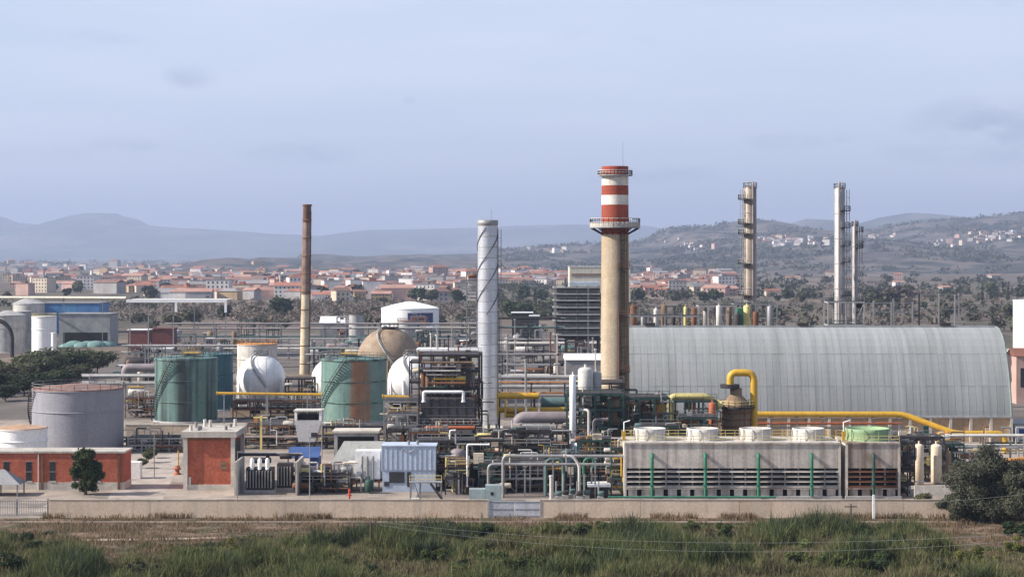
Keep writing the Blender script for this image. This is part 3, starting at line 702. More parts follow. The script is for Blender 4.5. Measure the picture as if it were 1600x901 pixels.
def vessel(label, px, wpx, py_top, py_bot, Y, m, group=None, name='process_vessel', cat='vessel', skirt=None, plats=(), pm=None):
    r = wpx / 2 / FOC * Y; cx = X(px, Y); z0 = max(Z(py_bot, Y), 0); z1 = Z(py_top, Y)
    o = thing(name, label, cat, (cx, Y, 0), group)
    MB().lathe(cx, Y, [(r * .3, z0 - .02), (r, z0 + r * .3), (r, z1 - r * .45), (r * .85, z1 - r * .2), (r * .5, z1 - r * .05), (.02, z1)], 18).build('shell', m, o)
    if z0 > .3:
        for i in range(4):
            a = R(45 + 90 * i); x, y = cx + r * .85 * math.cos(a), Y + r * .85 * math.sin(a); MB().box(x - .12, x + .12, y - .12, y + .12, 0, z0 + r * .4).build('leg', M['steel'], o)
    MB().tube([(cx, Y, z1 - .05), (cx, Y, z1 + .5)], max(.1, r * .2), 8).build('nozzle', m, o)
    for py in plats:
        z = Z(py, Y); MB().lathe(cx, Y, [(r + .02, z), (r + 1.0, z), (r + 1.0, z + .12), (r + .02, z + .12)], 18, False).build('platform', pm or M['steel'], o)
        rail_mesh(ring_pts(cx, Y, r + .95, z + .1, 10), 1.0, 3, .035, True).build('handrail', pm or M['steel'], o)
    return o
def shed(label, px0, px1, Y, depth, py_top, m, roof_m, name='industrial_building', cat='building', rise=0, group=None, bays=0, win_m=None, z0=0, door=None):
    x0, x1 = X(px0, Y), X(px1, Y); h = Z(py_top, Y)
    o = thing(name, label, cat, ((x0 + x1) / 2, Y + depth / 2, 0), group)
    MB().box(x0, x1, Y, Y + depth, 0, h).build('wall', m, o)
    rf = MB(); e = .35
    if rise: rf.add([(x0 - e, Y - e, h), (x1 + e, Y - e, h), (x1 + e, Y + depth + e, h), (x0 - e, Y + depth + e, h), (x0 - e, Y + depth / 2, h + rise), (x1 + e, Y + depth / 2, h + rise)], [(0, 1, 5, 4), (2, 3, 4, 5), (1, 2, 5), (3, 0, 4), (3, 2, 1, 0)])
    else: rf.box(x0 - e, x1 + e, Y - e, Y + depth + e, h, h + .4)
    rf.build('roof', roof_m, o)
    for i in range(bays):
        a = x0 + (x1 - x0) * (i + .25) / bays; b = x0 + (x1 - x0) * (i + .75) / bays
        MB().box(a, b, Y - .06, Y + .1, h * .35, h * .75).build('window', win_m or M['glass'], o)
    if door:
        a, b = x0 + (x1 - x0) * door[0], x0 + (x1 - x0) * door[1]; MB().box(a, b, Y - .05, Y + .1, 0, h * door[2]).build('door', M['black'], o)
    return o
def lamp_post(px, Y, py_top, label):
    x = X(px, Y); z = Z(py_top, Y); o = thing('lamp_post', label, 'lamp post', (x, Y, 0), 'lamp posts in the plant')
    MB().tube([(x, Y, 0), (x, Y, z)], .11, 6, r1=.06).build('pole', M['steel'], o)
    MB().box(x - .1, x + .9, Y - .14, Y + .14, z - .02, z + .1).build('lamp_head', M['steel'], o)

# ------------------------------------------------------------------ perimeter wall, gate, fences
def wall_run(label, px0, px1, Y=294.0, h=2.72):
    x0, x1 = X(px0, Y), X(px1, Y); n = max(1, round((x1 - x0) / 5.0)); wdt = (x1 - x0) / n
    o = thing('perimeter_wall', label, 'wall', ((x0 + x1) / 2, Y, 0)); q = random.Random(int(px0))
    me = mesh_of(MB().box(-wdt / 2 + .012, wdt / 2 - .012, -.1, .1, 0, h), 'panel', M['wall']); cp = mesh_of(MB().box(-wdt / 2 + .01, wdt / 2 - .01, -.16, .16, 0, .12), 'coping', M['bund'])
    for i in range(n):
        x = x0 + wdt * (i + .5) - o.location.x; dz = q.uniform(-.06, .03); dy = q.uniform(-.012, .012)
        inst('panel', me, o, (x, dy, dz)); inst('coping', cp, o, (x, dy, h + dz + .002))
    return o
wall_run('long beige concrete perimeter wall left of the grey metal gate', 76, 762)
wall_run('beige concrete perimeter wall right of the gate below the cooling tower', 846, 1720)
Yg = 294.0
o = thing('gate', 'pale grey sheet-metal double gate in the perimeter wall', 'gate', (X(804, Yg), Yg, 0))
for a, b in ((764.5, 803.6), (804.4, 843.5)):
    lf = MB().box(X(a, Yg), X(b, Yg), Yg - .04, Yg + .04, .1, 2.55).build('gate_leaf', mat('gate_metal', (.50, .50, .53), .5, metal=.2, rnd=.1, streak=(.36, .34, .34)), o)
    for zz in (.25, 1.3, 2.4): MB().box(X(a, Yg) + .05, X(b, Yg) - .05, Yg - .09, Yg - .04, zz - .06, zz + .06).build('gate_rail', M['steel'], lf)
for a in (763, 845): MB().box(X(a, Yg) - .12, X(a, Yg) + .12, Yg - .15, Yg + .15, 0, 2.8).build('gate_post', M['concg'], o)
Yf = 296.0
o = thing('mesh_gate', 'grey mesh sliding gate at the left end of the wall', 'gate', (X(40, Yf), Yf, 0))
for i in range(28):
    x = X(-25, Yf) + (X(74, Yf) - X(-25, Yf)) * i / 27; MB().box(x - .03, x + .03, Yf - .02, Yf + .02, .3, 2.3).build('bar', M['steel'], o)
for zz in (.3, 1.3, 2.3): MB().box(X(-27, Yf), X(76, Yf), Yf - .06, Yf - .02, zz - .05, zz + .05).build('rail', M['steel'], o)
for a in (-26, 26, 75): MB().box(X(a, Yf) - .15, X(a, Yf) + .15, Yf + .03, Yf + .25, 0, 2.7).build('post', M['concg'], o)
x = X(1365, 292.4); tag(MB().box(x - .16, x + .16, 292.2, 292.5, 0, 3.7).build('marker_post', M['white']), 'short white concrete post standing in front of the right wall', 'post')
x = X(546, 303); o = thing('hydrant', 'red fire hydrant standing behind the perimeter wall', 'hydrant', (x, 303, 0))
MB().cyl(x, 303, 0, 3.0, .16, n=10).build('barrel', M['red'], o); MB().cyl(x, 303, 3.0, 3.3, .22, .08, n=10).build('cap', M['red'], o); MB().tube([(x - .35, 303, 2.3), (x + .35, 303, 2.3)], .1, 8).build('outlet', M['red'], o)

# ------------------------------------------------------------------ brick buildings at the left
Yb = 329.0
x0, x1 = X(-70, Yb), X(194, Yb)
o = thing('brick_building', 'long low red brick building with tall narrow windows behind the tree', 'building', ((x0 + x1) / 2, Yb, 0))
MB().box(x0, x1, Yb, Yb + 6, 1.3, 6.3).build('wall', M['brick'], o)
MB().box(x0 - .04, x1 + .04, Yb - .05, Yb + 6.05, 0, 1.3).build('plinth', M['plaster'], o)
MB().box(x0 - .25, x1 + .25, Yb - .25, Yb + 6.25, 6.3, 6.62).build('coping', M['conc'], o)
for px in (-62, -27, 10, 45, 82, 118, 152):
    a = X(px, Yb); wd = MB().box(a - .5, a + .5, Yb - .03, Yb + .1, 1.5, 4.9).build('window', M['glass'], o)
    for zz in (1.5, 3.1, 4.85): MB().box(a - .56, a + .56, Yb - .09, Yb - .03, zz - .05, zz + .05).build('window_bar', M['steel'], wd)
    MB().box(a - .65, a + .65, Yb - .14, Yb + .02, 1.32, 1.48).build('sill', M['plaster'], wd)
for px in (-45, 66, 186): a = X(px, Yb); MB().box(a - .22, a + .22, Yb - .16, Yb - .002, .0, 6.28).build('pilaster', M['rust'] if px > 0 else M['brick'], o)
a = X(64, Yb); MB().tube([(a - .4, Yb - .12, 0), (a - .4, Yb - .12, 6.2)], .09, 6).build('downpipe', M['whitew'], o)
Ys = 322.0; o = thing('shelter', 'dark grey pitched shelter in front of the long brick building', 'shelter', (X(5, Ys), Ys, 0))
a, b = X(-45, Ys), X(37, Ys)
MB().add([(a, Ys - 2.5, 2.0), (b, Ys - 2.5, 2.0), (b, Ys + 2.5, 2.0), (a, Ys + 2.5, 2.0), (a + 2.2, Ys, 4.3), (b - 3.2, Ys, 4.3)], [(0, 1, 5, 4), (1, 2, 5), (2, 3, 4, 5), (3, 0, 4), (3, 2, 1, 0)]).build('roof', M['gbuild'], o)
for xx in (a + .5, (a + b) / 2, b - .5):
    for yy in (Ys - 2.2, Ys + 2.2): MB().box(xx - .1, xx + .1, yy - .1, yy + .1, 0, 2.0).build('post', M['steel'], o)

x0, x1 = X(290, Yb), X(364, Yb); d = 11.5; zt = 9.0
o = thing('substation_building', 'tall red brick substation block framed in pale concrete with flat slab roof', 'building', ((x0 + x1) / 2, Yb, 0))
MB().box(x0 + .3, x1 - .3, Yb + .15, Yb + d - .15, 0, zt).build('wall', M['brick'], o)
for xx in (x0, x1):
    for yy in (Yb, Yb + d): MB().box(xx - .35, xx + .35, yy - .3, yy + .3, 0, zt).build('corner_column', M['plaster'], o)
MB().box(x0 + .36, x1 - .36, Yb - .02, Yb + .14, 0, .9).build('plinth', M['plaster'], o)
MB().box(x0 + .36, x1 - .36, Yb - .05, Yb + .14, zt - .5, zt - .02).build('lintel', M['rust'], o)
MB().box(x0 - .7, x1 + .7, Yb - .7, Yb + d + .7, zt + .003, zt + 1.0).build('roof_slab', M['conc'], o)
MB().box(x1 - .3 - .001, x1 + .02, Yb + 2, Yb + 9, 1, 8).build('louvre_panel', M['rust'], o)
for i in range(6): MB().box(x1 + .02, x1 + .1, Yb + 2.2 + i * 1.1, Yb + 2.9 + i * 1.1, 1.2, 7.8).build('louvre', M['dark'], o)
q = random.Random(4)
for i in range(9):
    xx, yy = q.uniform(x0, x1), q.uniform(Yb + 1, Yb + d - 1)
    MB().cyl(xx, yy, zt + 1.0, zt + 1.4 + q.random(), .28, n=10).build('roof_vent', q.choice([M['steel'], M['whitew'], M['lav']]), o)
for zz in (3.5, 4.2): MB().box(x1 - 2.2, x1 - 1.0, Yb + .05, Yb + .149, zz, zz + .5).build('vent_grille', M['brown'], o)
MB().box(x0 + .5, x0 + .9, Yb - .05, Yb + .13, .92, 2.2).build('sign_plate', M['whitew'], o)

# ------------------------------------------------------------------ transformers beside the substation
Yt = 326.0
def transformer(px, Y, w_, h, label, bush=True):
    x = X(px, Y); o = thing('transformer', label, 'transformer', (x, Y, 0), 'transformers by the substation')
    MB().box(x - w_ / 2, x + w_ / 2, Y - 1.2, Y + 1.2, .5, h).build('tank', M['dark'], o)
    MB().box(x - w_ / 2 - .3, x + w_ / 2 + .3, Y - 1.4, Y + 1.4, 0, .5).build('base', M['concg'], o)
    for i in range(int(w_ / .5)):
        xx = x - w_ / 2 + .3 + i * .5; MB().box(xx - .06, xx + .06, Y - 1.9, Y - 1.2, .9, h - .5).build('radiator_fin', M['concg'], o)
    MB().hdrum((x - w_ * .35, Y + .6, h + 1.1), (x + w_ * .35, Y + .6, h + 1.1), .5).build('conservator', M['dark'], o)
    if bush:
        for i in range(3):
            xx = x - w_ * .28 + i * w_ * .28
            MB().lathe(xx, Y - .9, [(.42, h - .3), (.42, h), (.34, h + .2), (.42, h + .4), (.34, h + .6), (.42, h + .8), (.34, h + 1), (.36, h + 1.3), (.2, h + 1.6), (.02, h + 1.7)], 12).build('bushing', M['white'], o)
transformer(407, Yt, 4.6, 4.2, 'dark transformer with three white bushings beside the substation')
transformer(446, Yt + 3, 2.6, 4.6, 'smaller dark transformer without bushings left of the pale firewall', False)
for px, nm in ((369, 'grey concrete firewall between the substation and the transformers'), (464, 'pale concrete firewall right of the smaller transformer')):
    x = X(px, 322); tag(MB().box(x - .16, x + .16, 321, 331, 0, 5.6).build('firewall', M['conc']), nm, 'wall')
rack('cable_rack', 'dark cable rack above the transformers', 372, 462, 333, [5.4], 3, M['dark'], [M['dark'], M['steel']], 2.5, 4, None)

# ------------------------------------------------------------------ storage tanks
t = tank('big grey storage tank with red-brown roof behind the brick building', 122, 140, 606, 396, M['tgrey'], M['rroof'], .10, M['steel'], (150, 215, M['dark']), name='storage_tank', n=56)
t = tank('small white tank with rust-orange roof at the left edge', 33, 80, 668, 372, M['white'], mat('orange_rust_roof', (.40, .25, .16), .85, patch=(.55, .45, .36)), .13, None, None)
for i, px in enumerate((78, 106, 150)):
    Yp = 384; x = X(px, Yp)
GT = tank('green storage tank with dark vertical streaks left of the white sphere', 291, 97, 559, 467, M['tgreen'], M['tgreen'], .10, M['gframe'], (195, 255, M['dark']), n=56, rings=3)  # dark streaks spread round the whole shell
tank('dark teal tank standing behind the left green tank', 340, 46 * 1.05, 553, 500, M['tteal'], M['tteal'], .1, M['gframe'])
GT2 = tank('green storage tank with broad vertical rust band beside the brown sphere', 553, 102, 560, 465, M['tgreen'], M['tgreen'], .10, M['gframe'], (190, 262, M['dark']), n=56, rings=3)
o2, cx, cy, r, h = GT2
bm = mat('tank_green_rusted', (.12, .20, .175), .6, var=.12, streak=(.05, .065, .065), sa=.8, ss=.4, patch=(.19, .26, .225), pa=.5, ps=.2, xs=(cx - .6, cx + .3, cx + 3.9, cx + 4.7, (.26, .105, .045)))
sh_ = [k_ for k_ in o2.children if k_.name.startswith('shell')][0]; sh_.data.materials.clear(); sh_.data.materials.append(bm)
for (o_, cx, cy, r, h), off in ((GT, 1.5), (GT2, -1)):
    MB().box(cx + off - 2, cx + off + 2, cy - r * .35, cy + 1, h + 1.25, h + 1.4).build('platform', M['yellow'], o_)
    rail_mesh([(cx + off - 2, cy - r * .35, h + 1.4), (cx + off + 2, cy - r * .35, h + 1.4)], 1.1, 1.3).build('platform_rail', M['yellow'], o_)
    for sx in (-1.8, 1.8): MB().box(cx + off + sx - .08, cx + off + sx + .08, cy - r * .3, cy - r * .3 + .16, h + .2, h + 1.25).build('platform_leg', M['yellow'], o_)
def sphere(label, px, py, rpx, Y, m, name='gas_sphere', plat_m=None, nleg=9):
    r = rpx / FOC * Y; x = X(px, Y); zc = Z(py, Y)
    o = thing(name, label, 'sphere tank', (x, Y, 0))
    MB().ball((x, Y, zc), r, 40, 24).build('shell', m, o)
    for i in range(nleg):
        a = 2 * math.pi * (i + .3) / nleg; xx, yy = x + r * .97 * math.cos(a), Y + r * .97 * math.sin(a)
        MB().tube([(xx, yy, 0), (xx, yy, zc)], .38, 8).build('leg', m if m is M['sphere'] else M['brown'], o)
    MB().lathe(x, Y, [(r * .02, zc + r * .998), (r * .30, zc + r * 1.0), (r * .30, zc + r * 1.03), (.01, zc + r * 1.03)], 20).build('top_platform', plat_m or M['steel'], o)
    rail_mesh(ring_pts(x, Y, r * .29, zc + r * 1.03, 12), 1.1, 2, .05, True).build('handrail', plat_m or M['steel'], o)
    mb = MB(); pts = []
    for i in range(25):
        t = i / 24; el = R(-15 + 100 * t); az = R(235 + 75 * (1 - t) - 20)
        pts.append((x + (r + .5) * math.cos(el) * math.cos(az), Y + (r + .5) * math.cos(el) * math.sin(az), zc + (r + .5) * math.sin(el)))
    mb.tube(pts, .28, 5); mb.tube([(a, b, c + 1) for a, b, c in pts], .06, 4); mb.build('stair', M['concg'], o)
    return o
sphere('white gas sphere between the two green tanks', 408, 592, 38, 510, M['sphere'])
sphere('white gas sphere mostly hidden behind the rust-banded green tank', 522, 594, 36, 520, M['sphere'])
sphere('white gas sphere right of the rust-banded green tank', 644, 592, 38, 515, M['sphere'])
sphere('large weathered brown sphere tank above the rust-banded green tank', 608, 562, 50, 580, M['rsphere'], plat_m=M['dark'], nleg=11)
tank('pale tank with orange roof rim behind the white sphere', 402, 62, 537, 590, M['whitew'], M['orange'], .06, M['orange'])
wt, cx, cy, r, h = tank('white domed tank with navy panel in front of the town', 641, 90, 481, 1010, M['white'], M['white'], .22, None, None, rings=1)
pn = MB().lathe(cx, cy, [(r + .1, 4.2), (r + .1, h - 2.2)], 10, True, R(-92), R(-36)).build('sign_panel', M['navy'], wt)
for k, (a, b, zz, hh, mm) in enumerate(((-84, -50, h - 5.2, 1.1, 'redrust'), (-82, -60, h - 7.0, .5, 'lav'), (-56, -46, h - 7.0, .5, 'lav'))):
    MB().lathe(cx, cy, [(r + .16, zz), (r + .16, zz + hh)], 6, True, R(a), R(b)).build('sign_stroke', M[mm], pn)
tank('dull grey tank with rusty top in front of the white domed tank', 636, 31, 501, 880, M['concg'], M['rust'], .05, M['rust'])
tank('slim grey silo with dark cap between flare stack and domed tank', 557, 24, 491, 900, M['concg'], M['dark'], .02, M['dark'], name='silo')
tank('white cylindrical silo at the far left beside the grey silos', 69, 38, 494, 790, M['white'], M['cream'], .05, M['pale_yellow'], name='silo')
tank('broad grey silo cut by the left edge of the view', 12, 56, 492, 800, M['concg'], M['concg'], .25, None, name='silo')
tank('grey concrete silo left of the white silo', 38, 26, 486, 830, M['concg'], M['concg'], .1, None, name='silo')
tank('slim white stub silo right of the white silo', 84, 8, 520, 770, M['white'], M['white'], .1, None, name='silo', n=16, rings=0)
tank('pale domed tank above the far left silos', 45, 50, 474, 1000, M['whitew'], M['concg'], .35, None)
tank('large white tank at the right edge behind the warehouse', 1622, 76, 469, 800, M['white'], M['white'], .05, M['steel'])
o = thing('arched_duct', 'dark curved duct on the side of the left-edge silo', 'duct', (X(8, 760), 760, 0))
MB().tube([P(-20, 500, 760), P(-2, 499, 760), P(12, 508, 760), P(19, 522, 760), P(19, 575, 760)], .8, 8, rad=3).build('duct_run', M['dark'], o)

# ------------------------------------------------------------------ stacks
Yk = 441.0; cx = X(762, Yk); r = 2.28; zt = Z(344, Yk)
o = thing('silver_stack', 'silver clad stack with spiral strakes and dark rings', 'stack', (cx, Yk, 0))
nb = 19; hb = (zt - 1.2) / nb
for i in range(nb):
    z0 = i * hb; MB().lathe(cx, Yk, [(r, z0 + .06), (r, z0 + hb - .02)], 36).build('shell_course', M['silver'], o)
    MB().lathe(cx, Yk, [(r - .02, z0 + hb - .10), (r + .05, z0 + hb - .08), (r + .05, z0 + hb + .05), (r - .02, z0 + hb + .07)], 36).build('joint_ring', M['concg'], o)
MB().lathe(cx, Yk, [(r, zt - 1.2), (r + .12, zt - 1.1), (r + .14, zt), (r - .2, zt + .02), (r - .25, zt - 1)], 36).build('rim', M['steel'], o)
MB().lathe(cx, Yk, [(r - .24, zt - 1.5), (.01, zt - 1.5)], 24).build('flue_opening', M['black'], o)
for k in range(3):
    pts = []
    for i in range(70):
        t = i / 69; a = -2 * math.pi * t * 1.0 + k * 2 * math.pi / 3 + .4; z = zt - 1.6 - t * 20
        pts.append((cx + (r + .12) * math.cos(a), Yk + (r + .12) * math.sin(a), z))
    MB().tube(pts, .085, 5).build('strake', M['dark'], o)
MB().tube([(cx + .8, Yk, zt), (cx + .8, Yk, zt + 2.4)], .05, 5).build('lightning_rod', M['steel'], o)
ladder(o, (cx + r + .1, Yk, 2), (cx + r + .1, Yk, zt - 2), M['steel'], (1, -.2, 0), .5)
# old flare stack
Yk = 650.0; cx, cxt = X(476, Yk), X(480, Yk); z0, zt = 0, Z(321, Yk)
o = thing('flare_stack', 'tall thin rusty flare stack with burnt brown top', 'stack', (cx, Yk, 0))
zm = Z(460, Yk); xm = cx + (cxt - cx) * zm / zt
MB().tube([(cx, Yk, 0), (xm, Yk, zm)], 1.75, 20, r1=1.5).build('lower_shaft', M['flare_low'], o)
pk = mat('pinkish_scorched_steel', (.27, .185, .15), .85, var=.3, streak=(.15, .085, .06), sa=.9, ss=1.2, sl=(.42, .6), patch=(.36, .28, .23), ps=.4)
bn = mat('brown_scorched_steel', (.20, .13, .095), .9, var=.3, streak=(.34, .26, .2), sa=.7, ss=1.3, patch=(.11, .065, .05), ps=.4)
for ta, tb, mm in ((460, 402, bn), (402, 348, pk), (348, 321, M['flare_top'])):
    za, zb_ = Z(ta, Yk), Z(tb, Yk); MB().tube([(cx + (cxt - cx) * za / zt, Yk, za), (cx + (cxt - cx) * zb_ / zt, Yk, zb_)], 1.75 - .35 * za / zt, 20, r1=1.75 - .35 * zb_ / zt).build('upper_shaft', mm, o)
for k in range(9):
    t = (k + .6) / 9.4; xx = cx + (cxt - cx) * t; MB().lathe(xx, Yk, [(1.72, zt * t - .15), (1.86 - .2 * t, zt * t - .1), (1.86 - .2 * t, zt * t + .1), (1.72 - .2 * t, zt * t + .15)], 20).build('ring', M['rust'], o)
MB().tube([(cx + 1.6, Yk - .8, 0), (cxt + 1.35, Yk - .7, zt - 2)], .22, 6).build('pilot_pipe', M['flare_top'], o)
MB().tube([(cxt, Yk, zt - .2), (cxt, Yk, zt + .35)], 1.62, 20).build('tip', M['rust'], o)
# the striped chimney
Yk = 393.0; cx = X(961, Yk); rt = 20.5 / FOC * Yk; rb = 23.2 / FOC * Yk; zt = Z(262, Yk)
rad = lambda z: rb + (rt - rb) * z / zt
M['chim'] = mat('chimney_concrete', (.43, .345, .25), .92, var=.1, streak=(.31, .225, .135), sa=.6, ss=.55, sl=(.45, .65), patch=(.47, .37, .25), ps=.25, xs=(cx + .3, cx + 1.1, cx + 9, cx + 9.5, (.15, .095, .045)))  # browner, darker streaky colour over the right half of the shaft
o = thing('chimney', 'tall concrete chimney with red and white bands and two galleries', 'chimney', (cx, Yk, 0))
zp = Z(357, Yk); zr = Z(366, Yk)
MB().lathe(cx, Yk, [(rad(0), 0), (rad(zr), zr)], 48).build('shaft', M['chim'], o)
bands = [(366, 357, 'cred'), (357, 320, 'cred'), (320, 305, 'cwhite'), (305, 290, 'cred'), (290, 275, 'cwhite'), (275, 262, 'cred')]
for a, b, mm in bands:
    za, zb = Z(a, Yk), Z(b, Yk); MB().lathe(cx, Yk, [(rad(za) + .03, za), (rad(zb) + .03, zb)], 48).build('painted_band', M[mm], o)
MB().lathe(cx, Yk, [(rt + .03, zt), (rt + .06, zt + .25), (rt - .35, zt + .27), (rt - .35, zt - 2), (.01, zt - 2)], 48).build('rim', M['cred'], o)
for py, ro, hh, mm in ((356, 39.5, 1.7, 'whitew'), (275, 27.5, .9, 'whitew')):
    z = Z(py, Yk); R_ = ro / FOC * Yk; rr = rad(z)
    gl = MB().lathe(cx, Yk, [(rr + .02, z - .05), (R_, z), (R_, z + .22), (rr + .02, z + .22)], 40, False).build('gallery', M['concg'], o)
    rail_mesh(ring_pts(cx, Yk, R_ - .08, z + .22, 30), hh, 1, .055, True).build('gallery_rail', M[mm], gl)
    if ro > 30:
        MB().lathe(cx, Yk, [(R_ - .02, z + .24), (R_ - .02, z + .9)], 40, False).build('kickplate', M['conc'], gl)
        for k in range(14):
            a = 2 * math.pi * k / 14; c_, s_ = math.cos(a), math.sin(a)
            MB().beam((cx + rr * c_, Yk + rr * s_, z - 1.3), (cx + (R_ - .2) * c_, Yk + (R_ - .2) * s_, z - .08), .18).build('bracket', M['dark'], gl)
        for k in range(10):
            a = R(200 + 16 * k); MB().box(cx + (rr + .6) * math.cos(a) - .3, cx + (rr + .6) * math.cos(a) + .3, Yk + (rr + .6) * math.sin(a) - .25, Yk + (rr + .6) * math.sin(a) + .25, z + .22, z + 1.2).build('junction_box', M['whitew'], gl)
a = R(-62); ux, uy = math.cos(a), math.sin(a)
ladder(o, (cx + (rb + .15) * ux, Yk + (rb + .15) * uy, 2), (cx + (rt + .3) * ux, Yk + (rt + .3) * uy, zp - .2), M['dark'], (ux, uy, 0), .95)
for py in (420, 495, 580):
    z = Z(py, Yk); q = Vector((cx + (rad(z) + .7) * ux, Yk + (rad(z) + .7) * uy, z))
    MB().box(q.x - 1.1, q.x + 1.1, q.y - .6, q.y + .6, z, z + .15).build('rest_platform', M['dark'], o)
    rail_mesh([(q.x - 1.1, q.y - .6, z + .15), (q.x + 1.1, q.y - .6, z + .15)], 1.2, 1, .05).build('rest_rail', M['rust'], o)
a = R(-100); 
MB().tube([(cx + (rb + .1) * math.cos(R(-78)), Yk + (rb + .1) * math.sin(R(-78)), Z(590, Yk)), (cx + (rb + .05) * math.cos(R(-78)), Yk + (rb + .05) * math.sin(R(-78)), Z(488, Yk))], .14, 6).build('cable_conduit', M['rust'], o)
MB().tube([(cx + 1.6, Yk, zt), (cx + 1.6, Yk, Z(222, Yk))], .055, 5, r1=.03).build('lightning_rod', M['steel'], o)
# ------------------------------------------------------------------ barrel-roofed warehouse
Yw, hw = 414.0, 14.0; xa, xb = X(948, Yw), X(1580, Yw); ze, zr = Z(650, Yw), 24.2
o = thing('warehouse', 'long barrel-roofed grey sheet warehouse right of the striped chimney', 'warehouse', ((xa + xb) / 2, Yw + hw, 0))
def wprof(t): return ze + (zr - ze) * (1 - (1 - t) ** 2.6) ** .75
ts = [0, .015, .04, .08, .14, .22, .32, .44, .58, .74, .88, 1]
nsh = 58; sw = (xb - xa) / nsh
COURSES = [[0, .01, .025, .045, .07, .1], [.1, .14, .19, .25, .32], [.32, .40, .50, .62, .74, .88, 1]]
def sheet_mesh(tt, lift):
    mb = MB(); pr = [(Yw + hw * t, wprof(t)) for t in tt]
    for i in range(len(pr) - 1):
        (y0, z0), (y1, z1) = pr[i], pr[i + 1]; l0 = lift * (1 - i / (len(pr) - 1))
        mb.add([(.07, y0 - l0, z0), (sw, y0 - l0, z0), (sw, y1 - l0 * .7, z1), (.07, y1 - l0 * .7, z1)], [(0, 1, 2, 3)], True)
        mb.add([(-.03, y0 - 0.034 - l0, z0), (.07, y0 - 0.034 - l0, z0), (.07, y1 - .02 - l0 * .7, z1 + .02), (-.03, y1 - .02 - l0 * .7, z1 + .02)], [(0, 1, 2, 3)], True)
        mb.add([(-.03, y0 - 0.034 - l0, z0), (-.03, y1 - .02 - l0 * .7, z1 + .02), (-.03, y1, z1), (-.03, y0, z0)], [(0, 1, 2, 3)])
    y0, z0 = pr[0]; mb.add([(-.03, y0 - lift - 0.034, z0), (sw, y0 - lift - 0.034, z0), (sw, y0 + .1, z0 - .02), (-.03, y0 + .1, z0 - .02)], [(3, 2, 1, 0)])
    return mesh_of(mb, 'roof_sheet', M['wroof'])
base = o.location
for k_, tt in enumerate(COURSES):
    sm_ = sheet_mesh(tt, .01 if k_ else 0)
    for i in range(nsh): inst('roof_sheet', sm_, o, (xa + i * sw - base.x, -base.y + random.uniform(-.02, .02), 0))
mb = MB(); pr = [(Yw + 2 * hw - hw * t, wprof(t)) for t in ts]
for i in range(len(pr) - 1): mb.add([(xb, pr[i][0], pr[i][1]), (xa, pr[i][0], pr[i][1]), (xa, pr[i + 1][0], pr[i + 1][1]), (xb, pr[i + 1][0], pr[i + 1][1])], [(0, 1, 2, 3)], True)
mb.build('rear_roof', M['wroof'], o)
for xx, nm in ((xa + .02, 'gable_wall'), (xb - .02, 'gable_wall')):
    poly = [(xx, Yw + hw * t, wprof(t) - .05) for t in ts] + [(xx, Yw + 2 * hw - hw * t, wprof(t) - .05) for t in ts[::-1][1:]]
    MB().add(poly + [(xx, Yw + 2 * hw, 0), (xx, Yw, 0)], [list(range(len(poly) + 2))]).build(nm, M['wroofg'] if xx > 60 else M['wroof'], o)
vg = MB().tube([(xb + .05, Yw + hw * t - .1, wprof(t) + .05) for t in ts], .22, 6).build('verge_trim', M['wroofg'], o)
MB().box(xa, xb, Yw + hw - .5, Yw + hw + .5, zr + .02, zr + .35).build('ridge_cap', M['wroof'], o)
MB().box(xa - .1, xb + .1, Yw - .35, Yw + .1, ze - .35, ze + .05).build('gutter', M['concg'], o)
ncol = 20
for i in range(ncol + 1):
    xx = xa + (xb - xa) * i / ncol; MB().box(xx - .3, xx + .3, Yw - .3, Yw + .4, 0, ze - .36).build('wall_column', M['plaster'], o)
    if i < ncol:
        wd = (xb - xa) / ncol; MB().box(xx + .31, xx + wd - .31, Yw + .1, Yw + .3, 0, ze - .36).build('infill_panel', M['infill'], o)
for px in (1015, 1254, 1476): a = X(px, 428); MB().box(a - 1.2, a + 1.2, Yw + hw - 1, Yw + hw + 1, zr + .36, zr + .95).build('ridge_vent', M['dark'], o)

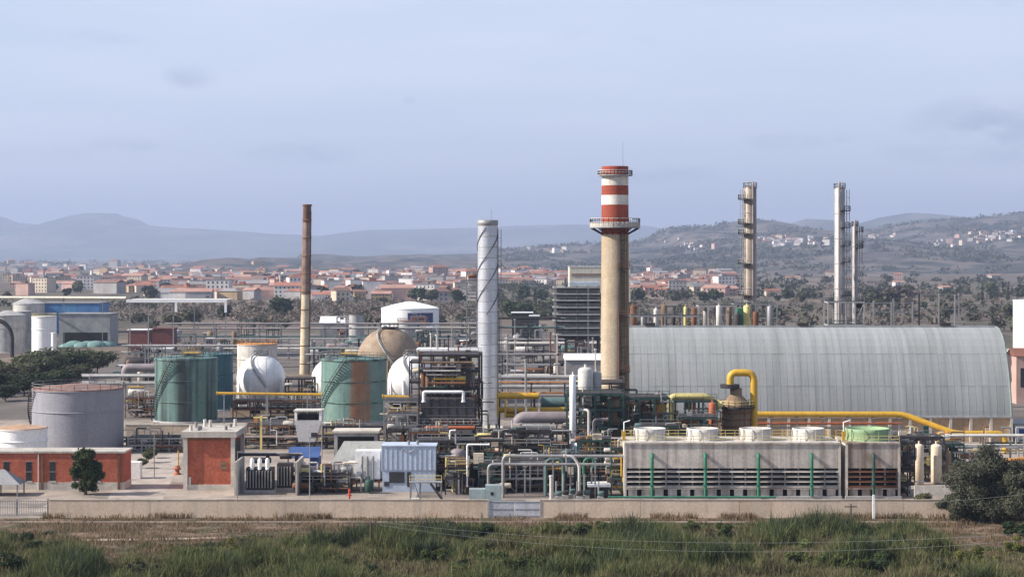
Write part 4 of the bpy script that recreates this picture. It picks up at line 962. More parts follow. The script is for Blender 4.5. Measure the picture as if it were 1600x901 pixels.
# ------------------------------------------------------------------ cooling towers
def cooling(label, px0, px1, Y, cells, body, fan_ms, pipe_m, blade_m):
    x0, x1 = X(px0, Y), X(px1, Y); d = 10.5; H_ = Z(691, Y); zl = Z(731, Y); zb = Z(762, Y)
    o = thing('cooling_tower', label, 'cooling tower', ((x0 + x1) / 2, Y, 0)); cw = (x1 - x0) / cells; nb = 2
    MB().box(x0 + .4, x1 - .4, Y + .9, Y + d, 0, H_ - .3).build('inner_core', M['black'], o)
    for i in range(cells * nb):
        a = x0 + cw / nb * i; MB().box(a + .015, a + cw / nb - .015, Y - .02, Y + .3, zl, H_ - .25).build('upper_panel', body, o)
    MB().box(x0 - .15, x1 + .15, Y - .22, Y + d + .2, H_ - .25, H_).build('deck', body, o)
    for xx in (x0, x1): MB().box(xx - .18, xx + .18, Y - .1, Y + d, 0, H_ - .252).build('end_wall', M['plaster'], o)
    nlb = cells * 4; rows = 4; bw = (x1 - x0 - .4) / nlb
    for r_ in range(rows):
        z = zb + (zl - zb) * (r_ + .25) / rows
        for i in range(cells * 2):
            a = x0 + .2 + bw * 2 * i
            MB().add([(a + .02, Y - .12, z), (a + bw * 2 - .02, Y - .12, z), (a + bw * 2 - .02, Y + .5, z + .24), (a + .02, Y + .5, z + .24), (a + .02, Y - .12, z - .09), (a + bw * 2 - .02, Y - .12, z - .09), (a + bw * 2 - .02, Y + .5, z + .15), (a + .02, Y + .5, z + .15)],
                     [(0, 1, 2, 3), (7, 6, 5, 4), (4, 5, 1, 0), (5, 6, 2, 1), (6, 7, 3, 2), (7, 4, 0, 3)]).build('louvre_blade', blade_m, o)
    for i in range(nlb + 1):
        a = x0 + .2 + bw * i; MB().box(a - .1, a + .1, Y + .42, Y + .7, zb, zl).build('mullion', M['concg'], o)
        if i < nlb: MB().box(a + bw * .14, a + bw * .80, Y + .1, Y + .6, 0, zb - .2).build('basin_panel', body, o)
    MB().box(x0, x1, Y - .15, Y + .9, zb - .18, zb).build('basin_beam', body, o)
    MB().box(x0 - .3, x1 + .3, Y - .6, Y + .05, -.1, .45).build('basin_kerb', M['concg'], o)
    for i in range(cells):
        a = x0 + cw * (i + .5); fr = cw * .292 if cells > 1 else cw * .42
        fs = MB().lathe(a, Y + 5, [(fr * 1.02, H_), (fr * .96, H_ + .6), (fr * .97, H_ + 1.3), (fr * 1.03, H_ + 1.95), (fr * .98, H_ + 1.97), (fr * .9, H_ + .9), (fr * .9, H_ + .1)], 32).build('fan_stack', fan_ms[i], o)
        for k in range(10):
            t = 2 * math.pi * k / 10; MB().box(a + fr * math.cos(t) * 1.04 - .06, a + fr * math.cos(t) * 1.04 + .06, Y + 5 + fr * 1.04 * math.sin(t) - .06, Y + 5 + fr * 1.04 * math.sin(t) + .06, H_ + .02, H_ + 1.9).build('stiffener', fan_ms[i], fs)
        for k in range(5):
            t = 2 * math.pi * k / 5; MB().beam((a, Y + 5, H_ + 1.1), (a + fr * .86 * math.cos(t), Y + 5 + fr * .86 * math.sin(t), H_ + 1.2), .35, .08).build('fan_blade', M['concg'], fs)
    rail_mesh([(x0, Y - .1, H_), (x1, Y - .1, H_)], 1.1, 1.6, .04).build('handrail', M['pale_yellow'], o)
    rail_mesh([(x0, Y + d, H_), (x1, Y + d, H_)], 1.1, 1.6, .04).build('handrail', M['pale_yellow'], o)
    for i in range(cells):
        a = x0 + cw * (i + .5) if cells == 1 else X(1018.5 + 83 * i, Y)
        MB().tube([(a, Y - .62, .5), (a, Y - .62, Z(712, Y)), (a, Y + .1, Z(709, Y))], .27, 10, rad=.5).build('riser_pipe', pipe_m, o)
        for zz in (2.2, 5.0): MB().box(a - .4, a + .4, Y - .95, Y - .25, zz, zz + .14).build('pipe_flange', pipe_m, o)
    return o
cooling('long four-cell concrete cooling tower with white fan stacks and green risers', 977, 1312, 317, 4, M['tower'], [M['whitew']] * 4, M['green'], M['tower'])
cooling('single stained cooling tower cell with green fan stack right of the long tower', 1323, 1405, 317, 1, M['stain'], [M['greenfan']], M['gframe'], M['rust'])
pipe('green_header', 'thin green header pipe along the foot of the cooling tower', [(950, 776, 314.5), (1212, 776, 314.5)], .17, M['green'], supports=[(990, 776, 314.5), (1060, 776, 314.5), (1140, 776, 314.5)])
for px, lb in ((975, 'yellow davit beside the first fan stack'), (1318, 'yellow davit in the gap between the cooling towers')):
    Yd = 321; x = X(px, Yd); z0 = Z(691, 317); o = thing('davit', lb, 'davit', (x, Yd, z0))
    MB().box(x - .25, x + .25, Yd - .25, Yd + .25, z0 + .0, z0 + 1.5).build('base', M['yellow'], o); MB().tube([(x, Yd, z0 + 1.5), (x, Yd, z0 + 3), (x + 1, Yd, z0 + 3.3)], .1, 6).build('arm', M['white'], o)

# ------------------------------------------------------------------ yellow pipework and the round reactor
pipe('yellow_pipeline', 'long yellow pipeline along the warehouse that steps down at the right', [(1176, 647, 392), (1412, 647, 392), (1492, 677, 389), (1566, 677, 389), (1571, 690, 389), (1571, 706, 389)], .62, M['yellow'],
     supports=[(px, 647, 392) for px in range(1205, 1410, 40)] + [(1500, 677, 389), (1550, 677, 389)])
pipe('rack_pipe', 'thin rust-brown pipe below the long yellow pipeline', [(1180, 661, 394), (1408, 661, 394)], .22, M['redrust'], supports=[(px, 661, 394) for px in range(1225, 1410, 60)])
pipe('rack_pipe', 'thin pale pipe under the long yellow pipeline', [(1180, 668, 393), (1420, 668, 393)], .2, M['gpipe'], supports=[(px, 668, 393) for px in range(1195, 1410, 60)])
pipe('orange_branch_pipe', 'short orange branch pipe dropping from the yellow pipeline', [(1480, 678, 386), (1463, 678, 386), (1463, 712, 386)], .6, M['orange'])
Yv = 375.0; cx = X(1150, Yv); r = 22 / FOC * Yv
o = thing('reactor', 'round brown stained reactor under the big yellow pipe loop', 'reactor', (cx, Yv, 0))
MB().lathe(cx, Yv, [(r * 1.02, 0), (r, Z(637, Yv))], 32).build('shell', M['brown'], o)
for py in (645, 655, 665, 676): z = Z(py, Yv); MB().lathe(cx, Yv, [(r, z), (r + .18, z + .05), (r + .18, z + .25), (r, z + .3)], 32).build('hoop', M['rust'], o)
MB().lathe(cx, Yv, [(r + .9, Z(637, Yv)), (r + .9, Z(634, Yv)), (.02, Z(634, Yv))], 32, False).build('platform', M['dark'], o)
MB().lathe(cx, Yv, [(r * .98, Z(634, Yv) + .01), (r * .8, Z(625, Yv)), (r * .42, Z(617, Yv)), (r * .42, Z(606, Yv)), (r * .3, Z(606, Yv))], 28).build('cone_head', M['brown'], o)
MB().lathe(cx - 1.2, Yv, [(1.9, Z(606, Yv)), (1.9, Z(600, Yv)), (.3, Z(600, Yv))], 24, False).build('head_flange', M['dark'], o)
rail_mesh(ring_pts(cx, Yv, r + .85, Z(634, Yv), 18), 1.1, 1.3, .05, True).build('handrail', M['pale_yellow'], o)
pipe('yellow_loop_pipe', 'big yellow pipe loop rising over the brown reactor', [(1141, 603, Yv), (1141, 582, Yv), (1178, 582, Yv), (1178, 690, Yv)], .72, M['yellow'], rad=1.6)
pipe('faded_yellow_pipe', 'faded pale yellow pipe portal left of the brown reactor', [(1048, 705, 368), (1048, 619, 368), (1106, 619, 368), (1124, 634, 370)], .62, M['pale_yellow'], rad=1.0, supports=[(1085, 619, 368)])
o = vessel('tall rust-red vessel left of the brown reactor', 1113, 11, 628, 690, 362, M['redrust'])
for px, lb in ((1073, 'dark blue-grey frame behind the faded yellow pipe'),):
    frame('steel_frame', lb, 1055, 1120, 366, 374, [4, 8, 12.5], 4, 2, M['gframe'], cw=.34)
vessel('dark vessel inside the frame behind the faded yellow pipe', 1072, 14, 650, 700, 370, M['brown'])
vessel('pale vessel inside the frame behind the faded yellow pipe', 1096, 16, 645, 695, 370, M['gpipe'])

# ------------------------------------------------------------------ green process frame in front of the chimney
GF = frame('steel_frame', 'tall green steel process frame in front of the chimney', 886, 974, 352, 362, [4.5, 8.5, 12.0, 14.8], 5, 2, M['gframe'], cw=.36)
GF2 = frame('steel_frame', 'lower green steel frame between the chimney and the faded yellow pipe', 976, 1046, 356, 366, [4.5, 9.0, 13.8], 4, 2, M['gframe'], cw=.38)
vessel('brown stained reactor standing in the green frame', 957, 27, 622, 745, 357, M['brown'], plats=(668,), pm=M['dark'])
vessel('slim white vessel rising at the left of the green frame', 895, 10, 585, 720, 350.6, M['white'])
vessel('domed white vessel behind the green frame', 915, 24, 573, 650, 368, M['whitew'])
vessel('grey domed vessel beside the white one behind the green frame', 932, 16, 580, 660, 369, M['gpipe'])
vessel('dark red-brown vessel in the lower green frame', 1005, 18, 632, 700, 361, M['rust'])
vessel('rust-red slim vessel in the lower green frame', 1024, 11, 636, 700, 360, M['redrust'])
vessel('grey vessel topping the lower green frame', 1029, 14, 613, 650, 364, M['lav'])
vessel('dark vessel low inside the green frame', 916, 20, 690, 765, 356, M['dark'])
vessel('brown vessel low at the right of the green frame', 962, 24, 690, 770, 345, M['rust'])
pipe('vertical_pipe', 'pale vertical pipe on the face of the green frame', [(920, 760, 350), (920, 640, 350), (906, 640, 351)], .26, M['whitew'])
pipe('vertical_pipe', 'mauve vertical pipe in the middle of the green frame', [(928, 770, 350.6), (928, 655, 350.6), (950, 655, 351)], .3, M['lav'])
pipe('elbow_pipe', 'pale blue-grey elbow pipe low in front of the green frame', [(886, 725, 340), (902, 706, 340), (902, 690, 341)], .5, mat('pale_blue_pipe', (.36, .44, .52), .5))
o = frame('steel_frame', 'small green frame with yellow rail left of the cooling tower', 955, 974, 320, 324, [3.2, 5.6, 8.0], 2, 2, M['gframe'], cw=.22, rail_m=M['pale_yellow'])

# ------------------------------------------------------------------ yellow bridge and big pipes left of the green frame
Yy = 372.0
o = thing('pipe_bridge', 'yellow framed pipe bridge between silver stack and green frame', 'pipe bridge', (X(832, Yy), Yy, 0))
for py, rr in ((618, .62), (640, .55), (648, .5)):
    x0 = 778 if py != 648 else 790
    MB().tube([P(x0, py, Yy + (py - 630) * .05), P(888 if py != 618 else 842, py, Yy + (py - 630) * .05)], rr, 10).build('yellow_pipe', M['yellow'], o)
for px in (778, 790, 806, 822, 842): MB().box(X(px, Yy) - .2, X(px, Yy) + .2, Yy - .9, Yy - .6, Z(652, Yy), Z(612, Yy)).build('upright', M['yellow'] if px < 800 else M['whitew'], o)
for px in (780, 835, 884): MB().box(X(px, Yy) - .2, X(px, Yy) + .2, Yy + .8, Yy + 1.2, 0, Z(612, Yy)).build('leg', M['dark'], o)
MB().tube([P(845, 629, Yy + 3), P(892, 629, Yy + 3)], 1.1, 14).build('teal_drum', M['teal'], o)
MB().box(X(782, Yy), X(885, Yy), Yy + .2, Yy + 3, Z(637, Yy) - .1, Z(637, Yy)).build('deck', M['dark'], o)
pipe('large_duct', 'big grey-mauve pipe with elbow under the yellow bridge', [(890, 652, 360), (816, 652, 360), (808, 660, 360), (808, 690, 360)], 1.15, M['lav'], rad=2.2, supports=[(870, 652, 360), (840, 652, 360)], n=16)
pipe('large_duct', 'second grey pipe with elbow beside the big mauve pipe', [(866, 668, 357), (804, 668, 357), (797, 676, 357), (797, 700, 357)], .7, M['gpipe'], rad=1.6, supports=[(850, 668, 357)])
pipe('horizontal_drum', 'long brown pipe drum below the big mauve pipe', [(798, 686, 352), (860, 686, 352)], .9, M['lav'], supports=[(810, 686, 352), (850, 686, 352)], n=14)
rack('pipe_rack', 'crowded pipe rack in the gap below the yellow bridge', 784, 888, 350, [3.2, 5.6, 8.0], 4, M['dark'], [M['gpipe'], M['lav'], M['dark'], M['steel'], M['rust']], 5, 4.5)
rack('pipe_rack', 'orange and brown pipes between silver stack and chimney', 778, 935, 455, [7.5, 10.0], 3, M['dark'], [M['orange'], M['rust'], M['lav']], 3, 6)
rack('pipe_rack', 'low bundle of grey pipes between silver stack and chimney', 776, 936, 500, [2.5, 5.5, 8], 5, M['steel'], [M['gpipe'], M['lav'], M['concg']], 5, 8, pr=(.3, .6))
frame('steel_frame', 'open steel frame with white handrails right of the silver stack', 786, 860, 338, 346, [3.5, 6.6, 9.4], 5, 2, M['dark'], cw=.26, rail_m=M['whitew'])
for i, (px, py, m_, w_) in enumerate(((800, 742, 'lav', 16), (830, 748, 'dark', 18), (858, 740, 'gpipe', 14), (876, 750, 'rust', 14))):
    x = X(px, 342); tag_l = ['mauve', 'dark', 'grey', 'rusty'][i] + ' horizontal drum on saddles inside the railed frame'
    z = Z(py, 342) + 1; o = thing('drum', tag_l, 'vessel', (x, 342, 0)); MB().hdrum((x - w_ * .06, 342, z), (x + w_ * .06, 342, z), .75).build('shell', M[m_], o)
    for e in (-.5, .5): MB().box(x + e - .12, x + e + .12, 341.5, 342.5, 0, z - .5).build('saddle', M['concg'], o)

# ------------------------------------------------------------------ grey pipe portals nearest the gate
pipe('portal_pipe', 'grey pipe portal standing behind the gate', [(786, 781, 318), (786, 712, 318), (1009, 712, 318)], .26, M['gpipe'], rad=.9, supports=[(864, 712, 318), (930, 712, 318)])
pipe('portal_pipe', 'lower grey pipe running right from the furnaces', [(763, 779, 319), (763, 725, 319), (990, 725, 320)], .24, M['gpipe'], rad=.9, supports=[(820, 725, 319.2), (905, 725, 319.6)])
pipe('portal_pipe', 'pale sloping pipe that bends to the ground beside the pumps', [(880, 712, 317), (895, 712, 317), (905, 726, 317), (905, 780, 317)], .24, M['whitew'], rad=.7)
pipe('portal_pipe', 'green-ended hooped pipe behind the pumps', [(853, 775, 321), (853, 717, 321), (880, 717, 321), (880, 775, 321)], .28, M['teal'], rad=1.0)
pipe('portal_pipe', 'short green hooped pipe left of the cooling tower', [(912, 760, 322), (912, 718, 322), (927, 713, 322), (927, 730, 322)], .25, M['green'], rad=.8)
pipe('portal_pipe', 'white upright pipe behind the gate road', [(861, 781, 313), (861, 742, 313)], .26, M['whitew'])
pipe('portal_pipe', 'white handrail pipe loop below the blue shed corner', [(683, 707, 334), (703, 707, 334), (703, 672, 334), (712, 672, 334)], .14, M['white'], rad=.3)
pipe('portal_pipe', 'white pipe goal post above the dark furnace', [(662, 628, 362), (662, 612, 362), (724, 612, 362), (724, 628, 362)], .3, M['white'], rad=.3)
pipe('portal_pipe', 'white pipe frame beside the dark drums', [(730, 760, 322), (730, 694, 322), (765, 694, 322)], .16, M['white'], rad=.4)
for i in range(7):
    px = 872 + i * 11; Yp = 316 + (i % 3) * 1.5; x = X(px, Yp); lb = f"small pump on plinth left of the cooling tower"
    o = thing('pump', lb, 'pump', (x, Yp, 0), 'pumps left of the cooling tower'); MB().box(x - .5, x + .5, Yp - .6, Yp + .6, 0, .5).build('plinth', M['concg'], o)
    MB().hdrum((x - .3, Yp, 1.0), (x + .5, Yp, 1.0), .42, 12).build('motor', M['dark'] if i % 2 else M['teal'], o); MB().tube([(x - .3, Yp, 1.2), (x - .3, Yp, 3.0 + (i % 3))], .14, 8).build('discharge_pipe', M['steel'], o)
shed('low equipment house with pale roof left of the cooling tower', 922, 951, 318, 4, 760, M['dark'], M['white'], name='pump_house')
Yc = 312.0; x0, x1 = X(733, Yc), X(783, Yc); o = thing('cabinet', 'long grey-green electrical cabinet behind the gate', 'cabinet', ((x0 + x1) / 2, Yc, 0))
gcb = mat('cabinet_grey_green', (.27, .33, .33), .6, streak=(.2, .22, .22))
for i, (a, b, t) in enumerate(((733, 758, 764), (758.4, 783, 758))): MB().box(X(a, Yc), X(b, Yc), Yc, Yc + 2.2, .12, Z(t, Yc)).build('cubicle', gcb, o)
MB().box(x0 - .1, x1 + .1, Yc - .1, Yc + 2.3, 0, .12).build('base', M['concg'], o)
a = X(758, Yc); MB().box(a + .9, a + 1.35, Yc - .05, Yc + .05, 1.2, 1.7).build('door_handle_plate', M['black'], o)

# ------------------------------------------------------------------ dark furnaces left of the silver stack
def furnace(label, px0, px1, Y, d, z0, z1, cols, rows, casing, top=None):
    x0, x1 = X(px0, Y), X(px1, Y); o = thing('furnace', label, 'furnace', ((x0 + x1) / 2, Y, 0))
    MB().box(x0 + .25, x1 - .25, Y + .25, Y + d, z0, z1).build('casing', M['dark'], o)
    for i in range(cols + 1):
        xx = x0 + (x1 - x0) * i / cols; MB().box(xx - .14, xx + .14, Y - .1, Y + .2, 0, z1 + .3).build('buckstay', M['dark'], o)
        MB().box(xx - .14, xx + .14, Y + d + .02, Y + d + .3, 0, z1 + .3).build('buckstay', M['dark'], o)
    for j in range(rows):
        za, zb = z0 + (z1 - z0) * j / rows, z0 + (z1 - z0) * (j + 1) / rows
        MB().box(x0 - .1, x1 + .1, Y - .12, Y + .0, zb - .12, zb + .06).build('girder', M['heater'], o)
        for i in range(cols):
            a, b = x0 + (x1 - x0) * i / cols, x0 + (x1 - x0) * (i + 1) / cols
            MB().box(a + .2, b - .2, Y + .1, Y + .26, za + .12, zb - .16).build('casing_panel', casing, o)
    MB().box(x0 - .8, x1 + .8, Y - 1.0, Y + .1, z0 - .1, z0).build('burner_deck', M['steel'], o)
    rail_mesh([(x0 - .8, Y - 1, z0), (x1 + .8, Y - 1, z0)], 1.1, 1.4, .045).build('deck_rail', M['whitew'], o)
    for i in range(cols * 2):
        xx = x0 + (x1 - x0) * (i + .5) / (cols * 2); MB().tube([(xx, Y - .6, z0 + .4), (xx, Y + .3, z0 + .4)], .2, 8).build('burner', M['redrust'] if i % 3 else M['whitew'], o)
    return o
furnace('upper dark furnace box with grid casing left of the silver stack', 658, 742, 366, 8, Z(662, 366), Z(622, 366), 6, 3, M['heater'])
furnace('lower black furnace box behind the pale blue shed', 652, 738, 350, 8, Z(704, 350), Z(676, 350), 5, 2, M['dark'])
frame('steel_frame', 'open steel frame with dark top beam above the furnaces', 655, 748, 370, 380, [14.6, 18.0, 21.0], 6, 2, M['dark'], cw=.3, rail_m=M['rust'])
frame('steel_frame', 'slender steel frame with yellow rails beside the right white sphere', 606, 652, 360, 366, [3.5, 7.0, 10.5], 4, 2, M['steel'], cw=.24, rail_m=M['yellow'])
q = random.Random(33)
cols_ = ['rust', 'brown', 'gpipe', 'dark', 'lav', 'pale_yellow', 'tan', 'whitew']; cw_ = ['rusty', 'brown', 'grey', 'dark', 'mauve', 'faded yellow', 'tan', 'off-white']
for i in range(11):
    px = 662 + i * 7.6; k = i % 8; pt = q.uniform(562, 592)
    vessel(f"{cw_[k]} slim vessel inside the frame above the furnaces", px, q.uniform(5, 10), pt, pt + q.uniform(22, 40), 374 + q.uniform(-3, 4), M[cols_[k]], 'slim vessels above the furnaces')
for i in range(8):
    k = (i * 3 + 1) % 8; py = 566 + i * 6.5
    pipe('cross_pipe', f"{cw_[k]} pipe crossing the frame above the furnaces", [(658 + q.uniform(0, 30), py, 369.3 - (i % 3) * .5), (708 + q.uniform(0, 36), py, 369.3 - (i % 3) * .5)], q.uniform(.12, .25), M[['rust', 'brown', 'gpipe', 'gframe', 'lav', 'yellow', 'tan', 'whitew'][k]], 'pipes above the furnaces')
pipe('duct', 'red-brown duct elbow between the two furnaces', [(742, 668, 348), (662, 668, 348), (655, 685, 348), (655, 700, 348)], .35, M['redrust'], rad=1.2)
o = thing('drum_deck', 'pale platform with bollards at the foot of the silver stack', 'platform', (X(763, 395), 395, 0))
MB().box(X(742, 395), X(786, 395), 393, 401, Z(668, 395) - .3, Z(668, 395)).build('deck', M['plaster'], o)
for px in (744, 765, 784): MB().box(X(px, 395) - .3, X(px, 395) + .3, 393.2, 393.8, 0, Z(668, 395) - .31).build('leg', M['concg'], o)
for px in (744, 752, 764, 776): MB().box(X(px, 395) - .25, X(px, 395) + .25, 393.2, 393.7, Z(668, 395), Z(668, 395) + 1).build('bollard', M['whitew'], o)
vessel('mauve drum standing in front of the furnaces', 716, 24, 700, 755, 330, M['lav'])
vessel('dark drum right of the mauve drum', 740, 18, 715, 760, 331, M['dark'])
frame('steel_frame', 'low dark frame with yellow rail between cabinet and blue shed', 696, 732, 322, 327, [3.0, 4.6], 3, 2, M['dark'], cw=.24, rail_m=M['pale_yellow'])
rack('pipe_rack', 'dark pipe rack between the furnaces and the grey cabinet', 688, 780, 336, [2.8, 5.2, 7.6], 4, M['dark'], [M['dark'], M['gpipe'], M['rust'], M['gframe']], 4, 3.5)
rack('pipe_rack', 'brown pipe rack at the foot of the silver stack', 742, 800, 345, [4.5, 7.0], 3, M['dark'], [M['rust'], M['lav'], M['orange']], 4, 3.5)

# ------------------------------------------------------------------ pale blue shed and its neighbours
Ys = 326.0; x0, x1 = X(597, Ys), X(681, Ys); ht = Z(697, Ys); hm_ = Z(734, Ys)
o = thing('blue_shed', 'pale blue corrugated shed with dark openings below', 'shed', ((x0 + x1) / 2, Ys, 0))
MB().box(x0 + .05, x1 - .05, Ys + .12, Ys + 6, .0, ht - .05).build('body', M['bshed'], o)
ns = 11
for i in range(ns):
    a = x0 + (x1 - x0) * i / ns; b = x0 + (x1 - x0) * (i + 1) / ns
    MB().box(a + .03, b - .03, Ys - .0, Ys + .11, hm_, ht).build('cladding_sheet', M['bshed'], o)
    MB().box(a - .05, a + .028, Ys - .06, Ys + .1, hm_, ht).build('seam', M['bshed'], o)
MB().box(x0 - .15, x1 + .15, Ys - .15, Ys + 6.15, ht + .003, ht + .18).build('roof', M['bshed'], o)
for a, b, c_, d_ in ((608, 632, 737, 754), (636, 642, 737, 760), (600, 608, 752, 759)): MB().box(X(a, Ys), X(b, Ys), Ys + .02, Ys + .118, max(Z(d_, Ys), .2), Z(c_, Ys)).build('opening', M['glass'], o)
MB().tube([(X(638, Ys) + .95 * math.cos(t), Ys - .09, Z(701, Ys) + .55 * math.sin(t)) for t in [math.pi + math.pi * i / 10 for i in range(11)]], .07, 5).build('arc_emblem', M['concg'], o)
for px in (638, 652): MB().cyl(X(px, Ys), Ys + 1, ht + .18, ht + .9, .25, n=10).build('roof_vent', M['steel'], o)
Yp = 312.0; o = thing('access_platform', 'yellow-railed access platform with steep stair before the blue shed', 'platform', (X(660, Yp), Yp, 0))
z = Z(753, Yp); x0, x1 = X(640, Yp), X(690, Yp)
MB().box(x0, x1, Yp, Yp + 2.5, z - .15, z).build('deck', M['steel'], o); rail_mesh([(x0, Yp - .05, z), (x1, Yp - .05, z)], 1.1, 1.2, .045).build('handrail', M['pale_yellow'], o)
for px in (641, 656, 689):
    for yy in (Yp + .1, Yp + 2.3): MB().box(X(px, Yp) - .1, X(px, Yp) + .1, yy, yy + .2, 0, z - .16).build('leg', M['steel'], o)
st = MB().beam((X(673, Yp), Yp - .5, z - .05), (X(695, Yp), Yp - .5, .1), .12, .3).beam((X(673, Yp), Yp - 1.3, z - .05), (X(695, Yp), Yp - 1.3, .1), .12, .3)
for i in range(8):
    t = (i + .5) / 8; st.box(X(673, Yp) + (X(695, Yp) - X(673, Yp)) * t - .15, X(673, Yp) + (X(695, Yp) - X(673, Yp)) * t + .15, Yp - 1.3, Yp - .5, (z) * (1 - t) - .03, z * (1 - t) + .03)
st.build('stair', M['dark'], o)
MB().beam((X(657, Yp), Yp - .02, .1), (X(648, Yp), Yp - .02, z - .2), .1).build('brace', M['gframe'], o)
tag(MB().box(X(642, 307), X(655, 307), 307, 308, 0, 1.3).build('low_cabinet', M['whitew']), 'small white cabinet under the yellow-railed platform', 'cabinet')
Yu = 327.0; o = thing('filter_unit', 'white filter unit with upright pipes left of the blue shed', 'machine', (X(573, Yu), Yu, 0))
MB().box(X(555, Yu), X(594, Yu), Yu, Yu + 3, Z(748, Yu), Z(704, Yu)).build('housing', M['white'], o); MB().box(X(543, Yu), X(556, Yu), Yu + .3, Yu + 3, Z(748, Yu), Z(722, Yu)).build('side_housing', M['whitew'], o)
for px in (566, 574, 583): MB().tube([(X(px, Yu), Yu - .3, Z(752, Yu)), (X(px, Yu), Yu - .3, Z(712, Yu))], .2, 8).build('pipe', M['gpipe'], o)
for px in (546, 557, 570, 582, 592): MB().box(X(px, Yu) - .12, X(px, Yu) + .12, Yu + .2, Yu + .5, 0, Z(748, Yu) - .01).build('leg', M['brown'], o)
MB().box(X(540, Yu), X(596, Yu), Yu - .3, Yu + 3.3, Z(750, Yu) - .3, Z(750, Yu)).build('bed', M['rust'], o)
vessel('dark drum under the white filter unit', 577, 14, 748, 768, 324, M['gframe'])
Ys2 = 345.0; o = thing('concrete_shed', 'grey concrete shed with sloping roof behind the filter unit', 'shed', (X(555, Ys2), Ys2, 0))
x0, x1 = X(512, Ys2), X(600, Ys2); za, zb = Z(735, Ys2), Z(692, Ys2)
MB().box(x0, x1, Ys2, Ys2 + 8, 0, za).build('wall', M['concg'], o)
MB().add([(x0 - .4, Ys2 - .5, za + .003), (x1 + .4, Ys2 - .5, za + .003), (x1 + .4, Ys2 + 8.5, za + .003), (x0 - .4, Ys2 + 8.5, za + .003), (x0 + 2.6, Ys2 + 4, zb), (x1 - .2, Ys2 + 4, zb)], [(0, 1, 5, 4), (1, 2, 5), (2, 3, 4, 5), (3, 0, 4), (3, 2, 1, 0)]).build('roof', mat('grey_fibre_roof', (.33, .33, .31), .9, streak=(.22, .22, .2), sa=.6), o)
shed('white-framed open concrete canopy behind the sloping shed', 522, 590, 362, 6, 676, M['concg'], M['plaster'], name='canopy', cat='canopy', door=(.08, .92, .9))
Yl = 338.0; o = thing('lean_to', 'blue sheet lean-to shelter right of the transformers', 'shelter', (X(475, Yl), Yl, 0))
x0, x1 = X(450, Yl), X(500, Yl); z0, z1 = Z(712, Yl), Z(700, Yl)
MB().add([(x0, Yl - 2, z0), (x1, Yl - 2, z0), (x1, Yl + 3, z1), (x0, Yl + 3, z1), (x0, Yl - 2, z0 - .15), (x1, Yl - 2, z0 - .15), (x1, Yl + 3, z1 - .15), (x0, Yl + 3, z1 - .15)], [(0, 1, 2, 3), (7, 6, 5, 4), (4, 5, 1, 0), (5, 6, 2, 1), (6, 7, 3, 2), (7, 4, 0, 3)]).build('roof', M['blue'], o)
MB().box(X(485, Yl), x1 - .05, Yl - 1.8, Yl + 2.8, 0, z0 - .16).build('end_wall', M['blue'], o)
for px in (452, 468): MB().box(X(px, Yl) - .1, X(px, Yl) + .1, Yl - 1.8, Yl - 1.6, 0, z0 - .16).build('post', M['steel'], o)
rack('cable_rack', 'low dark equipment row under the blue lean-to', 470, 545, 330, [1.6, 3.0], 4, M['dark'], [M['dark'], M['rust'], M['steel']], 3, 2.5, None, (.2, .5))
Yh = 398.0; o = thing('hopper', 'white steel hopper with dark mouth in front of the bund wall', 'hopper', (X(482, Yh), Yh, 0))
x0, x1 = X(461, Yh), X(503, Yh); xm0, xm1 = X(466, Yh), X(492, Yh)
za, zb, zc = Z(690, Yh), Z(656, Yh), Z(642, Yh)
MB().add([(xm0, Yh, za), (xm1, Yh, za), (xm1, Yh + 3, za), (xm0, Yh + 3, za), (x0, Yh - 1, zb), (x1, Yh - 1, zb), (x1, Yh + 4, zb), (x0, Yh + 4, zb)], [(3, 2, 1, 0), (4, 5, 6, 7), (0, 1, 5, 4), (1, 2, 6, 5), (2, 3, 7, 6), (3, 0, 4, 7)]).build('cone', M['white'], o)
for a, b in ((x0, x0 + .5), (x1 - .5, x1)): MB().box(a, b, Yh - 1, Yh + 4, zb + .002, zc).build('cheek_plate', M['white'], o)
MB().box(x0 + .5, x1 - .5, Yh + .5, Yh + 4, zb + .002, zc - .8).build('mouth', M['black'], o)
MB().box(x0 - .2, x1 + .2, Yh - 1.2, Yh + 4.2, zc + .002, zc + .25).build('roof', M['whitew'], o)
for xx in (xm0 + .2, xm1 - .2): MB().box(xx - .15, xx + .15, Yh + .2, Yh + .5, 0, za).build('leg', M['dark'], o)

# ------------------------------------------------------------------ bund walls and pipes around the tanks
def bund(label, px0, px1, Y, h, step=5):
    x0, x1 = X(px0, Y), X(px1, Y); n = max(1, round((x1 - x0) / step)); wd = (x1 - x0) / n; o = thing('bund_wall', label, 'wall', ((x0 + x1) / 2, Y, 0))
    me = mesh_of(MB().box(-wd / 2 + .02, wd / 2 - .02, -.2, .2, 0, h), 'panel', M['bund'])
    for i in range(n): inst('panel', me, o, (x0 + wd * (i + .5) - o.location.x, random.uniform(-.03, .03), random.uniform(-.08, 0)))
    MB().box(x0, x1, Y - .3, Y + .3, h + .004, h + .2).build('coping', M['conc'], o); return o
bund('beige bund wall in front of the green tanks', 196, 602, 416, 3.4)
bund('lower beige bund wall at the foot of the spheres', 360, 500, 480, 2.2)
rack('pipe_rack', 'low dark pipe row in front of the beige bund wall', 198, 452, 405, [.8, 1.6], 4, M['dark'], [M['dark'], M['steel'], M['lav'], M['gpipe']], 3, 7, pr=(.15, .3))
rack('pipe_rack', 'low pipe row behind the substation', 372, 600, 398, [1.0, 2.4], 3, M['dark'], [M['dark'], M['rust'], M['gpipe']], 3, 6, pr=(.15, .3))
